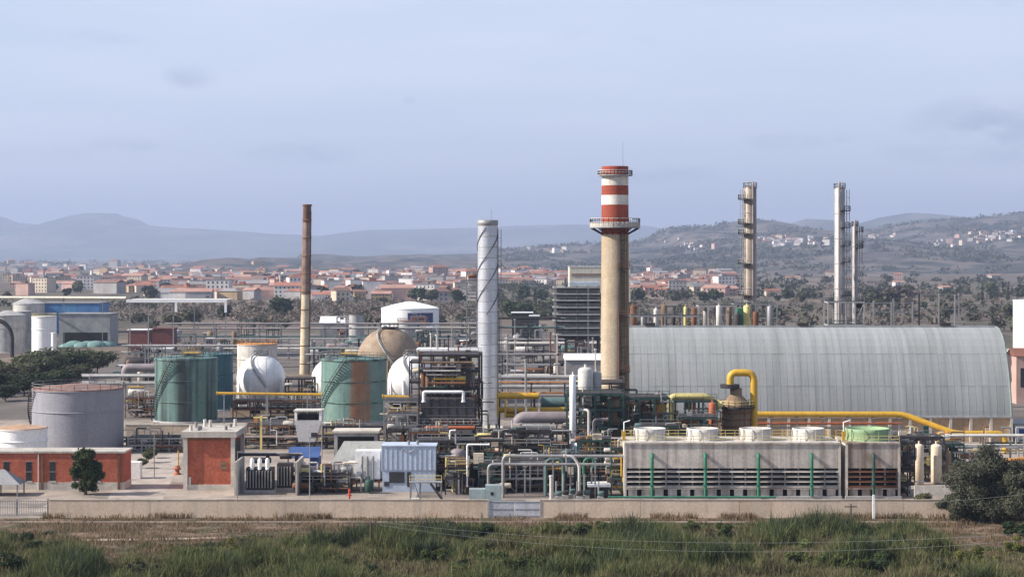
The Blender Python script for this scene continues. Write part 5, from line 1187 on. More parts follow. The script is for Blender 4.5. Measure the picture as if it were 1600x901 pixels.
pipe('yellow_pipe', 'thin yellow pipe bridge in front of the white sphere', [(338, 614, 452), (503, 616, 452)], .32, M['yellow'], supports=[(350, 614, 452), (418, 615, 452), (480, 615, 452)])
pipe('yellow_pipe', 'short yellow pipe right of the rust-banded green tank', [(597, 619, 450), (640, 620, 450), (640, 632, 450)], .4, M['yellow'], supports=[(620, 620, 450)])
frame('steel_frame', 'dark frame with yellow top rail at the foot of the flare stack', 446, 488, 500, 507, [4.5, 8.2], 3, 2, M['dark'], cw=.4, rail_m=M['yellow'])
rack('pipe_rack', 'white insulated pipes left of the green tank', 140, 246, 520, [5.2, 7.2], 3, M['steel'], [M['whitew'], M['gpipe']], 3, 7, pr=(.3, .55))
pipe('large_duct', 'thick pale mauve pipe elbow left of the green tank', [(196, 588, 540), (196, 574, 540), (243, 574, 540)], 1.2, M['lav'], rad=1.8, supports=[(225, 574, 540)])
# yellow machine behind the grey tank
Ym = 505.0; x = X(214, Ym); o = thing('pump_skid', 'yellow pump skid with white drum behind the big grey tank', 'machine', (x, Ym, 0))
MB().box(x - 1.3, x + 1.3, Ym - 1, Ym + 1, .9, 2.8).build('engine_box', M['yellow'], o); MB().hdrum((x - 2, Ym + .5, 4.2), (x + 2, Ym + .5, 4.2), 1.1).build('drum', M['whitew'], o); MB().box(x - 2.6, x + 2.6, Ym - 1.2, Ym + 1.8, 0, .9).build('skid', M['dark'], o)
MB().box(x - 2.4, x + 1.8, Ym - .3, Ym + 1.3, 5.5, 5.7).build('canopy', M['yellow'], o)
for e in (-2.2, 1.6): MB().box(x + e - .08, x + e + .08, Ym + .1, Ym + .3, .9, 5.5).build('post', M['dark'], o)
# small jib crane and buoy-shaped orange valve housing
Yj = 395.0; x = X(408, Yj); o = thing('jib_crane', 'yellow jib crane column behind the transformers', 'crane', (x, Yj, 0))
MB().box(x - .22, x + .22, Yj - .22, Yj + .22, 0, Z(650, Yj)).build('column', M['pale_yellow'], o); MB().box(x - 1.6, x + 1.2, Yj - .2, Yj + .2, Z(653, Yj), Z(651, Yj)).build('jib', M['pale_yellow'], o); MB().box(x - 1.4, x - .7, Yj - .4, Yj + .4, Z(660, Yj), Z(654, Yj) - .002).build('hoist', M['orange'], o)
Yo = 352.0; x = X(277, Yo); o = thing('valve_housing', 'orange valve housing with yellow mast left of the substation', 'valve', (x, Yo, 0))
MB().lathe(x, Yo, [(.7, 0), (.7, .25), (.4, .3), (.4, .9), (.75, .95), (.75, 1.15), (.5, 1.2), (.45, 1.6), (.1, 1.7)], 16).build('housing', M['redrust'], o); MB().tube([(x + .2, Yo, 1.7), (x + .2, Yo, 4.4)], .13, 6).build('mast', M['yellow'], o)
tag(MB().box(X(198, 345), X(219, 345), 345, 347, 0, 3.0).build('portable_cabin', M['white']), 'small white portable cabin right of the long brick building', 'cabin')
lamp_post(484, 305, 684, 'tall slim lamp post right of the pale firewall'); lamp_post(232, 560, 478, 'tall lamp mast left of the green tank'); lamp_post(416, 420, 560, 'slim mast in front of the white sphere')
lamp_post(241, 345, 660, 'slim lamp post beside the plant road'); lamp_post(503, 380, 560, 'slim mast at the left of the rust-banded tank'); lamp_post(371, 305, 706, 'short lamp post in front of the transformers'); lamp_post(611, 400, 560, 'slim mast between rust-banded tank and white sphere')

# ------------------------------------------------------------------ right end of the plant
frame('scaffold_tower', 'narrow dark scaffold tower right of the stained cooling cell', 1407, 1429, 320, 324, [2.2, 4.4, 6.6, 9.0], 3, 2, M['dark'], cw=.2)
vessel('tan vertical vessel right of the scaffold tower', 1436, 15, 693, 765, 336, M['tan']); vessel('second tan vertical vessel with rusty side', 1463, 17, 693, 760, 338, M['tan']); vessel('slim brown vessel behind the olive tree', 1482, 9, 704, 760, 338, M['brown'])
tag(MB().box(X(1429, 314), X(1500, 314), 314, 314.4, 0, 2.5).build('low_wall', M['plaster']), 'low white wall between cooling tower and olive tree', 'wall')
frame('steel_frame', 'green and dark pipe frame below the stepped yellow pipeline', 1432, 1506, 348, 356, [3.0, 6.0], 5, 2, M['gframe'], cw=.26)
rack('pipe_rack', 'pipe rack under the sloping end of the yellow pipeline', 1418, 1600, 362, [4.0, 6.0], 4, M['steel'], [M['gpipe'], M['teal'], M['yellow'], M['dark'], M['whitew']], 4, 6)
pipe('orange_pipe', 'orange pipe behind the crown of the olive tree', [(1570, 720, 345), (1640, 712, 345)], .4, M['orange'], supports=[(1590, 718, 345)])
shed('white and blue storage building at the right edge', 1586, 1660, 420, 10, 664, M['white'], M['steel'], bays=3, win_m=M['blue'])
shed('pink low house right of the warehouse end', 1588, 1640, 520, 10, 556, HW[2], HR[0], rise=2, bays=2)
shed('white low building behind the warehouse end', 1582, 1606, 640, 8, 548, M['white'], M['concg'], bays=2)

# ------------------------------------------------------------------ columns and gantries behind the warehouse
def column(label, px, wpx, py_top, Y, m, plats, side, extra=None, top=True, pm=None):
    r = wpx / 2 / FOC * Y; cx = X(px, Y); h = Z(py_top, Y); o = thing('distillation_column', label, 'column', (cx, Y, 0))
    MB().lathe(cx, Y, [(r * 1.15, 0), (r * 1.15, 3), (r, 5), (r, h - .6), (r * .7, h - .1), (.02, h)], 28).build('shell', m, o)
    for py in plats:
        z = Z(py, Y); a0, a1 = (R(130), R(270)) if side < 0 else (R(-90), R(60))
        p_ = MB().lathe(cx, Y, [(r + .02, z), (r + 1.5, z), (r + 1.5, z + .18), (r + .02, z + .18)], 12, False, a0, a1).build('platform', pm or M['dark'], o)
        rail_mesh(ring_pts(cx, Y, r + 1.42, z + .18, 7, a0, a1), 1.2, 1.5, .06).build('platform_rail', pm or M['steel'], p_)
    ladder(o, (cx + side * (r + .35), Y - r * .5, 2), (cx + side * (r + .35), Y - r * .5, h - 1), M['concg'], (side, 0, 0), .7)
    MB().tube([(cx + side * -.3 * r, Y - r - .45, 1), (cx + side * -.3 * r, Y - r - .45, h + .9), (cx, Y, h + .9)], .28, 8, rad=.8).build('overhead_pipe', M['lav'], o)
    for i in range(6): z = h * (.3 + .115 * i); MB().lathe(cx, Y, [(r, z - .1), (r + .1, z - .07), (r + .1, z + .07), (r, z + .1)], 28).build('insulation_band', M['concg'], o)
    if top: rail_mesh(ring_pts(cx, Y, r + .1, h - .7, 10), 1.5, 2, .06, True).build('top_rail', M['steel'], o)
    return o
column('tall brown-grey column with platforms on its left side', 1172, 20, 290, 520, mat('column_brown_grey', (.27, .225, .185), .55, metal=.2, streak=(.15, .11, .09), sa=.8, ss=.6, sl=(.45, .6)), (312, 350, 366, 413, 462, 488), -1)
column('tall pale silver column with ladder on its right side', 1312, 16.5, 291, 520, mat('column_pale', (.33, .315, .30), .5, metal=.3, streak=(.3, .27, .25), sa=.7), (330, 356, 384, 410, 462), 1)
column('shorter thin grey column beside the pale silver column', 1336, 9, 350, 528, M['gpipe'], (362, 384, 388, 470, 488), 1)
MB_ = [(1148, 1214, 505, 512, [8, 16, 24.0, 27.5], 'frame with green cabin at the foot of the brown column', 'steel'), (1294, 1350, 508, 514, [8, 16, 22, 28], 'frame joining the feet of the pale and thin columns', 'concg'),
       (986, 1092, 470, 476, [10, 20, 25.5], 'long railed gantry above the warehouse ridge right of the chimney', 'steel'), (1092, 1150, 488, 494, [10, 20, 27.5], 'cluttered pipe gantry left of the brown column', 'concg')]
for a, b, y0, y1, lv, lb, mm in MB_: frame('steel_frame', 'grey steel ' + lb, a, b, y0, y1, lv, 5, 2, M[mm], cw=.3, rail_m=M['steel'])
tag(MB().box(X(1151, 500), X(1165, 500), 498, 503, 21, 26.5).build('green_cabin', M['green']), 'bright green cabin at the foot of the brown column', 'cabin')
q = random.Random(8)
for i in range(14):
    px = 992 + i * 16 + q.uniform(-4, 4); k = i % 6; vessel(f"{['rusty', 'grey', 'off-white', 'brown', 'dark', 'pale yellow'][k]} small vessel on the gantry line behind the warehouse ridge", px, q.uniform(5, 11), q.uniform(474, 492), 530, 482 + q.uniform(-4, 16), M[['rust', 'gpipe', 'whitew', 'brown', 'dark', 'pale_yellow'][k]], 'vessels behind the warehouse ridge')
o = thing('gantry_posts', 'row of thin gantry posts and wires right of the thin column', 'gantry', (X(1420, 505), 505, 0))
for px, top in ((1365, 470), (1393, 472), (1396, 466), (1426, 472), (1436, 458), (1467, 458), (1492, 460), (1498, 458)):
    x = X(px, 505); MB().box(x - .17, x + .17, 504.8, 505.2, 0, Z(top, 505)).build('post', M['steel'] if px != 1436 else M['dark'], o)
for a, b, py in ((1345, 1426, 473), (1345, 1426, 487), (1436, 1498, 460), (1436, 1498, 483)): MB().beam(P(a, py, 505.4), P(b, py, 505.4), .18).build('cross_wire', M['steel'], o)

# ------------------------------------------------------------------ open multi-storey structure and buildings beyond
Yq = 700.0; x0, x1 = X(868, Yq), X(936, Yq); o = thing('open_structure', 'dark open multi-storey steel structure left of the chimney', 'building', ((x0 + x1) / 2, Yq, 0))
for i in range(5):
    for yy in (Yq, Yq + 12): xx = x0 + (x1 - x0) * i / 4; MB().box(xx - .35, xx + .35, yy - .35, yy + .35, 0, Z(447, Yq)).build('column', M['steel'] if i in (0, 3) else M['dark'], o)
for k, py in enumerate((448, 458, 468, 479, 490, 500, 511, 522)):
    z = Z(py, Yq); sl_ = MB().box(x0 - .8, x1 + .5, Yq - .8, Yq + 12.5, z - .5, z).build('floor_slab', M['concg'], o)
    MB().box(x0 + .5, x1 - .5, Yq + 3, Yq + 11, z - 2.2, z - .51).build('equipment_block', M['dark'], sl_)
    rail_mesh([(x0 - .7, Yq - .7, z), (x1, Yq - .7, z)], 1.1, 4, .06).build('handrail', M['steel'], sl_)
MB().box(X(890, Yq), x1, Yq + 1, Yq + 10, Z(447, Yq), Z(440, Yq)).build('roof_house', mat('pale_blue_roof', (.42, .47, .52), .6), o)
shed('cream industrial hall with ribbon window above the open structure', 890, 985, 1500, 40, 417, M['cream'], M['whitew'], bays=0)
MB().box(X(893, 1499.8), X(980, 1499.8), 1499.6, 1499.9, Z(431, 1500), Z(427, 1500)).build('ribbon_window', M['brown'], THINGS[-1])
Yq = 560.0
frame('lattice_tower', 'slim grey lattice access tower left of the silver stack', 729, 745, Yq, Yq + 3, [5, 9, 13, 17, 21, 25, 29, 33, 35.5], 2, 2, M['steel'], cat='tower', cw=.25)
shed('low white flat-roofed building left of the silver stack', 652, 745, 520, 10, 548, M['cream'], M['white'], bays=6, win_m=M['dark'])
shed('white-roofed shed just left of the chimney', 884, 944, 545, 14, 562, M['gbuild'], M['white'], rise=1.5)
shed('maroon sheet building below the open structure', 898, 948, 760, 12, 528, M['maroon'], M['gbuild'])
shed('white-roofed shed right of the flare stack', 500, 540, 950, 14, 504, M['gbuild'], M['white'], rise=3)
shed('long low white roof behind the silver stack', 800, 832, 860, 8, 489, M['dark'], M['white'])
shed('small white hut roof right of the silver stack', 828, 842, 850, 6, 494, M['dark'], M['white'])
shed('bright blue-clad hall behind the left silos', 62, 155, 1000, 25, 474, M['blue2'], M['gbuild'])
shed('grey hall with dark loading bays at the far left', 92, 172, 860, 18, 491, M['gbuild'], M['gbuild'], door=(.08, .95, .42))
shed('rust-red container block with white roof at left', 200, 232, 800, 8, 516, M['maroon'], M['white'], name='container_block', cat='containers')
shed('maroon sheet shed beside the container block', 234, 270, 810, 10, 514, M['maroon'], M['maroon'])
shed('long white low wall-like shed under the maroon shed', 238, 268, 745, 5, 545, M['whitew'], M['white'])
o = thing('tarpaulin_heap', 'turquoise tarpaulin-covered heap in front of the grey hall', 'heap', (X(136, 850), 850, 0)); mb = MB()
for i in range(9): mb.ball((X(108 + i * 7, 850), 850 + (i % 3) * 2, -.5), 5.0, 14, 8, .42 + .22 * math.sin(i * 1.3) ** 2)
mb.build('cover', M['tarp'], o)
Yn = 760.0; o = thing('overhead_canopy', 'long thin white overhead canopy on slim posts at left', 'canopy', (X(275, Yn), Yn, 0))
zt = Z(470, Yn); MB().box(X(198, Yn), X(354, Yn), Yn, Yn + 22, zt, zt + .5).build('roof', M['whitew'], o); MB().box(X(198, Yn) - .1, X(354, Yn) + .1, Yn - .3, Yn - .002, zt - .6, zt + .6).build('fascia', M['white'], o)
for px, b in ((275, 487), (352.5, 488)): MB().box(X(px, Yn) - .45, X(px, Yn) + .45, Yn - .28, Yn + .5, Z(b, Yn), zt - .61).build('end_panel', M['white'], o)
for px in (202, 231, 270, 303, 333, 352): MB().box(X(px, Yn) - .22, X(px, Yn) + .22, Yn + 1, Yn + 1.4, 0, zt - .001).build('post', M['steel'], o)
pipe('conveyor_gallery', 'long thin beige conveyor line running off to the left edge', [(-60, 464, 900), (198, 465, 800)], .5, M['cream'], supports=[(20, 464.3, 869), (100, 464.6, 838), (160, 464.8, 815)], flanges=False)

# ------------------------------------------------------------------ crowded middle distance
rk = [(268, 745, 830, [5, 8.5, 10.5], 'long grey pipe rack behind the white spheres', 4, 'steel'), (200, 470, 690, [5, 7.5], 'pipe rack behind the left green tank', 4, 'steel'), (490, 760, 640, [4, 7, 9], 'dark pipe rack behind the brown sphere', 4, 'dark'),
      (780, 870, 640, [4, 8, 12, 16, 19], 'tall dark multi-level rack right of the silver stack', 3, 'dark'), (560, 745, 740, [4, 8, 12], 'tall pipe rack in front of the white domed tank', 3, 'steel'), (780, 945, 720, [4, 7], 'grey rack in front of the open structure', 4, 'concg'),
      (785, 860, 560, [5, 8, 11], 'brown pipe rack between stack and chimney', 4, 'dark'), (340, 560, 740, [4, 8], 'pipe rack in front of the flare stack base', 4, 'steel'), (190, 350, 600, [3.5, 5.5], 'low pipe rack left of the green tank', 4, 'dark')]
for a, b, Y, lv, lb, n_, mm in rk: rack('pipe_rack', lb, a, b, Y, lv, n_, M[mm], [M['gpipe'], M['lav'], M['concg'], M['dark'], M['whitew'], M['teal']], 4, 9, pr=(.2, .45))
q = random.Random(14); names = [('gpipe', 'grey'), ('whitew', 'off-white'), ('lav', 'mauve'), ('dark', 'dark'), ('rust', 'rusty'), ('teal', 'teal'), ('tan', 'tan'), ('brown', 'brown'), ('concg', 'dull grey')]
def mid_where(px): return 'left of the green tank' if px < 245 else 'near the left white sphere' if px < 465 else 'near the flare stack' if px < 560 else 'around the brown sphere' if px < 690 else 'by the silver stack' if px < 800 else 'between silver stack and chimney'
zones = [(272, 470, 520, 566, 16), (486, 560, 506, 566, 14), (650, 745, 506, 556, 20), (784, 935, 505, 590, 40), (196, 245, 560, 600, 8), (600, 660, 515, 540, 6)]
for (a, b, c_, d_, n_) in zones:
    for _ in range(n_):
        px = q.uniform(a, b); py = q.uniform(c_, d_) + 14; Y = GY(py); k = q.choice(names); t = q.random(); ph = mid_where(px)
        if t < .36: vessel(f"{k[1]} upright vessel amid clutter {ph}", px, q.uniform(6, 16), py - q.uniform(12, 34), py, Y, M[k[0]], 'middle-distance vessels')
        elif t < .6:
            x = X(px, Y); l_ = q.uniform(4, 9); r_ = q.uniform(.9, 1.6); o = thing('drum', f"{k[1]} horizontal drum amid clutter {ph}", 'vessel', (x, Y, 0), 'middle-distance drums')
            z = q.uniform(2.5, 6); MB().hdrum((x - l_ / 2, Y, z), (x + l_ / 2, Y, z), r_).build('shell', M[k[0]], o)
            for e in (-.3, .3): MB().box(x + e * l_ - .2, x + e * l_ + .2, Y - .8, Y + .8, 0, z - r_ * .6).build('saddle', M['concg'], o)
        elif t < .82:
            w_ = q.uniform(9, 26); shed(f"{k[1]} walled equipment shed amid clutter {ph}", px - w_ / 2, px + w_ / 2, Y, q.uniform(4, 9), py - q.uniform(9, 20), M[k[0]], M[q.choice(['white', 'concg', 'gbuild', 'whitew'])], name='equipment_shed', cat='shed', group='middle-distance sheds', bays=q.choice([0, 2, 3]))
        else:
            w_ = q.uniform(14, 30); frame('steel_frame', f"small {['grey', 'dark', 'green'][_ % 3]} steel frame amid clutter {ph}", px - w_ / 2, px + w_ / 2, Y, Y + 6, [3.5, 7, 10.5][:q.choice([2, 3])], 3, 2, M[['steel', 'dark', 'gframe'][_ % 3]], group='middle-distance frames', cw=.35, rails=False)
# ------------------------------------------------------------------ dress the process frames with small pipework and equipment
structure(MB().box(X(655, 330), X(975, 330), 317.5, 402, -.2, .04).build('process_slab', mat('oily_slab', (.15, .125, .11), .85, var=.35, vs=.15, patch=(.07, .06, .055), pa=.9, ps=.15), base=(0, 0, 0)))
def dress(o, n, seed, pal, zmin=.3):
    q = random.Random(seed); cols = [c for c in o.children if c.name.startswith('column') or c.name.startswith('post') or c.name.startswith('buckstay')]
    xs = []; ys = []; zs = []; off = o.location
    for c in cols:
        for v in c.bound_box: xs.append(v[0] + off.x); ys.append(v[1] + off.y); zs.append(v[2])
    x0, x1, y0, y1, zt = min(xs), max(xs), min(ys), max(ys), max(zs)
    for _ in range(n):
        t = q.random(); m = M[q.choice(pal)]; x = q.uniform(x0, x1); y = q.uniform(y0 - .4, y1 - .3); z = q.uniform(zmin, zt)
        if t < .34:
            a = q.uniform(0, zt * .6); b = min(zt + 1.5, a + q.uniform(2, 7)); r = q.uniform(.07, .2)
            pts = [(x, y, a), (x, y, b)]
            if q.random() < .6: pts.append((x + q.choice([-1, 1]) * q.uniform(.8, 2.5), y, b))
            MB().tube(pts, r, 6, rad=.3).build('riser', m, o)
        elif t < .62:
            l_ = q.uniform(1.5, (x1 - x0) * .8); a = q.uniform(x0, x1 - l_ * .6); r = q.uniform(.07, .22); pts = [(a, y, z), (a + l_, y, z)]
            if q.random() < .6: pts.append((a + l_, y, max(.1, z - q.uniform(1, 4))))
            if q.random() < .3: pts.insert(0, (a, y, z + q.uniform(.6, 2)))
            MB().tube(pts, r, 6, rad=.3).build('line_pipe', m, o)
        elif t < .82:
            w_, d_, h_ = q.uniform(.5, 1.9), q.uniform(.5, 1.4), q.uniform(.5, 1.9); MB().box(x - w_ / 2, x + w_ / 2, y, y + d_, z, z + h_).build('equipment_box', m, o)
        else:
            l_ = q.uniform(1, 2.6); MB().hdrum((x - l_ / 2, y + .5, z + .5), (x + l_ / 2, y + .5, z + .5), q.uniform(.3, .65), 10).build('small_drum', m, o)
DK = ['dark', 'dark', 'rust', 'brown', 'gframe', 'lav', 'gpipe', 'gpipe', 'heater', 'steel', 'steel', 'rust', 'whitew', 'whitew', 'pale_yellow', 'tan']
GRN = ['gframe', 'dark', 'brown', 'rust', 'gpipe', 'steel', 'teal', 'tan', 'whitew', 'yellow']
sd = 0
for t_ in list(THINGS):
    lb = t_['label']; nm = t_.name.split('.')[0]
    if nm in ('steel_frame', 'scaffold_tower', 'furnace', 'lattice_tower') and t_.location.y < 400:
        sd += 1; g_ = 'green' in lb; dress(t_, 46 if nm == 'steel_frame' else 26, 500 + sd, GRN if g_ else DK)
    elif nm in ('steel_frame', 'lattice_tower'): sd += 1; dress(t_, 14, 500 + sd, DK)
    elif nm == 'pipe_rack' and t_.location.y < 400: sd += 1; dress(t_, 24, 500 + sd, DK)
FILL = [(652, 742, 331, 338, [3.0, 5.4, 8.2], 5, 'dark stained module behind the pale blue shed', 'dark', 40), (744, 800, 349, 357, [3.5, 7.4], 4, 'dark crowded module at the foot of the silver stack', 'dark', 46), (800, 886, 364, 371, [3.5, 6.6], 5, 'dim pipe module beneath the yellow bridge', 'dark', 46),
        (748, 786, 324, 331, [2.6, 5.0], 3, 'low dark pump module behind the grey cabinet', 'gframe', 30), (850, 900, 327, 335, [3.0, 6.0], 4, 'low green-black module behind the portal pipes', 'gframe', 36), (905, 955, 330, 338, [3.0, 6.0, 8.5], 4, 'green-black module left of the cooling tower', 'gframe', 40),
        (600, 652, 372, 379, [4, 8, 12], 3, 'grey pipe module right of the rust-banded tank', 'steel', 30), (785, 850, 325, 333, [2.6, 5.4], 4, 'mauve-grey module behind the gate', 'steel', 34), (980, 1050, 368, 376, [5, 9, 12], 4, 'dark red-brown module behind the lower green frame', 'rust', 50),
        (640, 700, 383, 391, [6, 11, 15, 19], 4, 'dark tower module behind the furnaces beside the white sphere', 'dark', 60), (700, 752, 384, 392, [6, 11, 15, 20.5], 4, 'dark tower module behind the furnaces beside the silver stack', 'dark', 60),
        (896, 975, 372, 380, [5, 9, 13, 15.5], 5, 'dark tangle of pipes at the foot of the chimney', 'dark', 70), (640, 700, 340, 346, [3, 6, 9], 4, 'rusty module beside the lower furnace', 'rust', 46), (1000, 1060, 345, 352, [3, 6, 9.5], 4, 'green-black module behind the cooling tower left end', 'gframe', 46),
        (1060, 1120, 352, 360, [4, 8, 10.5], 4, 'green-black module behind the second fan stack', 'gframe', 46), (1405, 1475, 340, 346, [2.8, 5.4, 8.0], 5, 'dark pipe module right of the stained cooling cell', 'dark', 46), (606, 650, 345, 352, [3, 6, 9], 3, 'dark pipe module behind the left end of the blue shed', 'dark', 36),
        (470, 546, 324, 329, [1.8, 3.4], 5, 'low dark equipment row between the transformers and the filter unit', 'dark', 44), (384, 452, 402, 410, [2.2, 4.6], 5, 'rusty valve manifold in front of the bund wall', 'rust', 40), (200, 286, 392, 398, [1.6, 3.0], 5, 'low grey pipe manifold behind the plant road', 'steel', 34),
        (505, 600, 404, 411, [2.2, 4.2], 5, 'dark pipe manifold below the rust-banded tank', 'dark', 40), (196, 244, 475, 482, [2.5, 5.0], 4, 'rusty pump manifold between grey tank and green tank', 'rust', 34), (364, 500, 472, 478, [2.5, 4.5], 6, 'brown pipe manifold at the feet of the white sphere', 'rust', 44)]
for a, b, y0, y1, lv, nx, lb, mm, n_ in FILL:
    o = frame('process_module', lb, a, b, y0, y1, lv, nx, 2, M[mm], cat='process unit', cw=.26, floor_m=M['dark'], rail_m=M['steel']); sd += 1; dress(o, n_, 900 + sd, DK if mm != 'gframe' else GRN)
# ------------------------------------------------------------------ near trees and shrubs
M['lf_tree'] = leaf('foliage_deep_green', (.024, .038, .014), (.058, .080, .030), .1)
def big_tree(label, px, Y, h, rx, lobes, n, size, m, tr, limbs, th, name='tree'):
    o = thing(name, label, 'tree', (X(px, Y), Y, 0))
    inst('trunk', trunk_mesh('trunk', th, tr, limbs, M['bark']), o); inst('crown', crown_mesh('crown', lobes, n, size, M[m], .5), o); return o
q = random.Random(2)
lob = []
for _ in range(30):
    z_ = q.uniform(1.0, 7.0); w_ = 2.9 * (1 - ((z_ - 3.6) / 4.4) ** 2) ** .5; a_ = q.uniform(0, 6.28); rr_ = w_ * q.uniform(.25, .8); k_ = q.uniform(.5, 1.0)
    lob.append((math.cos(a_) * rr_ + .15 * (z_ - 3.5) * -.4, math.sin(a_) * rr_, z_, k_, k_, k_ * .85))
lob += [(.2, 0, 4.2, 1.5, 1.5, 2.2), (2.5, -.3, 3.4, .8, .8, .7), (-.5, 0, 7.2, .6, .6, .6)]
big_tree('dark green tree in front of the long red brick building', 134, 322, 8, 3.2, lob, 14000, .15, 'lf_tree', .3, [(-1.3, 0, 4), (1.6, 0, 4.2), (.3, -.4, 6), (-.7, 0, 6)], 2.4)
def olive_lobes(seed, h, rx, n, shift=0):
    q = random.Random(seed); L_ = []
    for i in range(n):
        a = q.uniform(0, 6.28); rr = rx * q.uniform(0, .85) ** .8; z = h * q.uniform(.25, .9) * (1 - .35 * (rr / rx) ** 2)
        k = rx * q.uniform(.16, .30); L_.append((math.cos(a) * rr + shift, math.sin(a) * rr * .8, z, k, k, k * .75))
    return L_
OL = olive_lobes(5, 11.4, 6.6, 44)
big_tree('big dark grey-green olive tree at the right end of the wall', 1542, 291, 11, 6, OL, 42000, .13, 'lf_grey', .42, [(l[0] * .8, l[1] * .8, l[2]) for l in OL[:9]], 2.6)
OL2 = olive_lobes(8, 10, 5.0, 30)
big_tree('second olive tree half cut by the right edge', 1612, 285, 9.5, 5, OL2, 26000, .13, 'lf_grey', .36, [(l[0] * .8, l[1] * .8, l[2]) for l in OL2[:7]], 2.2)
OL3 = olive_lobes(12, 4.6, 4.2, 14)
big_tree('low dark spreading bush at the foot of the olive tree', 1498, 288.5, 4.6, 4.5, OL3, 16000, .12, 'lf_grey', .2, [(l[0] * .8, l[1] * .8, l[2]) for l in OL3[:6]], .8, name='bush')
# scrub trees behind the grey tank at the left
for i, (px, Y, h, k, wd) in enumerate(((-10, 560, 9, 'dk', 1.2), (22, 585, 10, 'ol', 1.4), (48, 600, 12, 'ol', 1.3), (75, 620, 13, 'ol', 1.2), (100, 630, 12, 'dk', 1.2), (128, 640, 12, 'ol', 1.3), (152, 650, 10, 'ol', 1.2), (38, 550, 7, 'dk', 1.4), (8, 530, 6.5, 'dk', 1.4), (64, 560, 8, 'dk', 1.4), (92, 580, 8, 'dk', 1.4), (120, 600, 8, 'ol', 1.4), (-30, 600, 11, 'ol', 1.3), (-45, 545, 9, 'dk', 1.2))):
    h *= .72; wd *= 1.25
    put_tree(({'dk': 'md', 'ol': 'mo'}[k], i % 2), px, Y, h, {'dk': 'dark green', 'ol': 'olive green'}[k] + ' tree in the grove behind the big grey tank', 'grove behind the grey tank', wd)
for px, Y, h in ((232, 372, 2.2), (222, 362, 1.8), (240, 380, 2.0), (1440, 304, 2.4)):
    put_tree(('mo', 0), px, Y, h, 'small shrub on the plant ground ' + where(px), None, 1.1, name='shrub')
qv = random.Random(90)
for i in range(16):
    px = [qv.uniform(655, 745), qv.uniform(785, 935)][i % 2]; Y = qv.uniform(385, 640); x = X(px, Y); z = Z(qv.uniform(520, 575) if Y < 500 else qv.uniform(490, 545), Y); k = qv.choice([('steel', 'grey'), ('rust', 'rusty'), ('whitew', 'off-white'), ('dark', 'dark')])
    o = thing('vent_pipe', f"thin {k[1]} vent pipe {where(px)}", 'pipe', (x, Y, 0), 'thin vent pipes among the units'); MB().tube([(x, Y, 0), (x, Y, z)], qv.uniform(.14, .3), 7).build('shaft', M[k[0]], o); MB().tube([(x, Y, z), (x, Y, z + .35)], .42, 7).build('cap', M[k[0]], o)
# foreground shrubs standing out of the reeds
BM = []
for i, (m_, n_) in enumerate((('lf_mid', 2200), ('lf_yel', 1900), ('lf_dark', 2200), ('lf_olive', 2000))):
    lb = olive_lobes(100 + i, 2.4, 1.7, 12); BM.append((crown_mesh('crown', lb, n_ * 2, .085, M[m_], .4), trunk_mesh('stem', .5, .06, [(l[0] * .8, l[1] * .8, l[2]) for l in lb[:6]], M['bark'])))
qs = random.Random(64)
def cover(px, py):
    b = np.interp(px, [-200, 0, 120, 150, 168, 188, 200, 330, 500, 600, 700, 900, 950, 1100, 1300, 1440, 1470, 1500, 1600, 1800], [836, 834, 842, 862, 888, 872, 858, 848, 834, 824, 818, 822, 820, 815, 814, 820, 838, 860, 866, 866])
    return b
BW = ['mid green', 'yellow-green', 'dark green', 'olive green']
for px, py, k, s in ((1535, 890, 1, 1.35), (1505, 886, 1, 1.0), (1400, 860, 2, 1.4), (1440, 868, 2, 1.2), (1350, 846, 2, 1.2), (1240, 852, 2, 1.3), (1260, 866, 0, 1.2), (1130, 842, 0, 1.3), (1310, 834, 3, 1.2), (1080, 834, 0, 1.1), (990, 850, 3, 1.1), (1180, 880, 2, 1.2), (1290, 890, 0, 1.2),
                     (900, 838, 3, 1.0), (760, 838, 2, 1.2), (700, 835, 3, 1.1), (640, 834, 2, 1.0), (770, 895, 0, 1.6), (740, 900, 2, 1.4), (800, 905, 0, 1.5), (560, 848, 3, .9), (30, 858, 2, 1.4), (70, 868, 2, 1.3), (110, 880, 0, 1.3), (20, 895, 2, 1.5), (1592, 838, 2, 1.4), (1585, 858, 1, .9), (1470, 896, 3, 1.1), (210, 896, 1, 1.0), (1375, 886, 0, 1.2), (1050, 890, 2, 1.1)) + tuple((qs.uniform(190, 1460), 0, qs.choice([0, 0, 3, 1, 2]), qs.uniform(.7, 1.35)) for _ in range(46)):
    if py == 0: py = qs.uniform(float(cover(px, 0)) + 12, 906)
    Y = GY(py + 4); ph = 'at the far left' if px < 160 else 'below the substation' if px < 500 else 'below the blue shed' if px < 700 else 'below the gate' if px < 870 else 'below the chimney' if px < 1000 else 'below the cooling tower' if px < 1320 else 'below the stained cooling cell' if px < 1460 else 'below the olive trees'
    o = thing('shrub', f"{BW[k]} shrub among the foreground reeds {ph}", 'shrub', (X(px, Y), Y, 0), 'foreground shrubs'); o.scale = (s * 1.1, s * 1.1, s); o.rotation_euler = (0, 0, random.random() * 6)
    inst('crown', BM[k][0], o); inst('stem', BM[k][1], o)

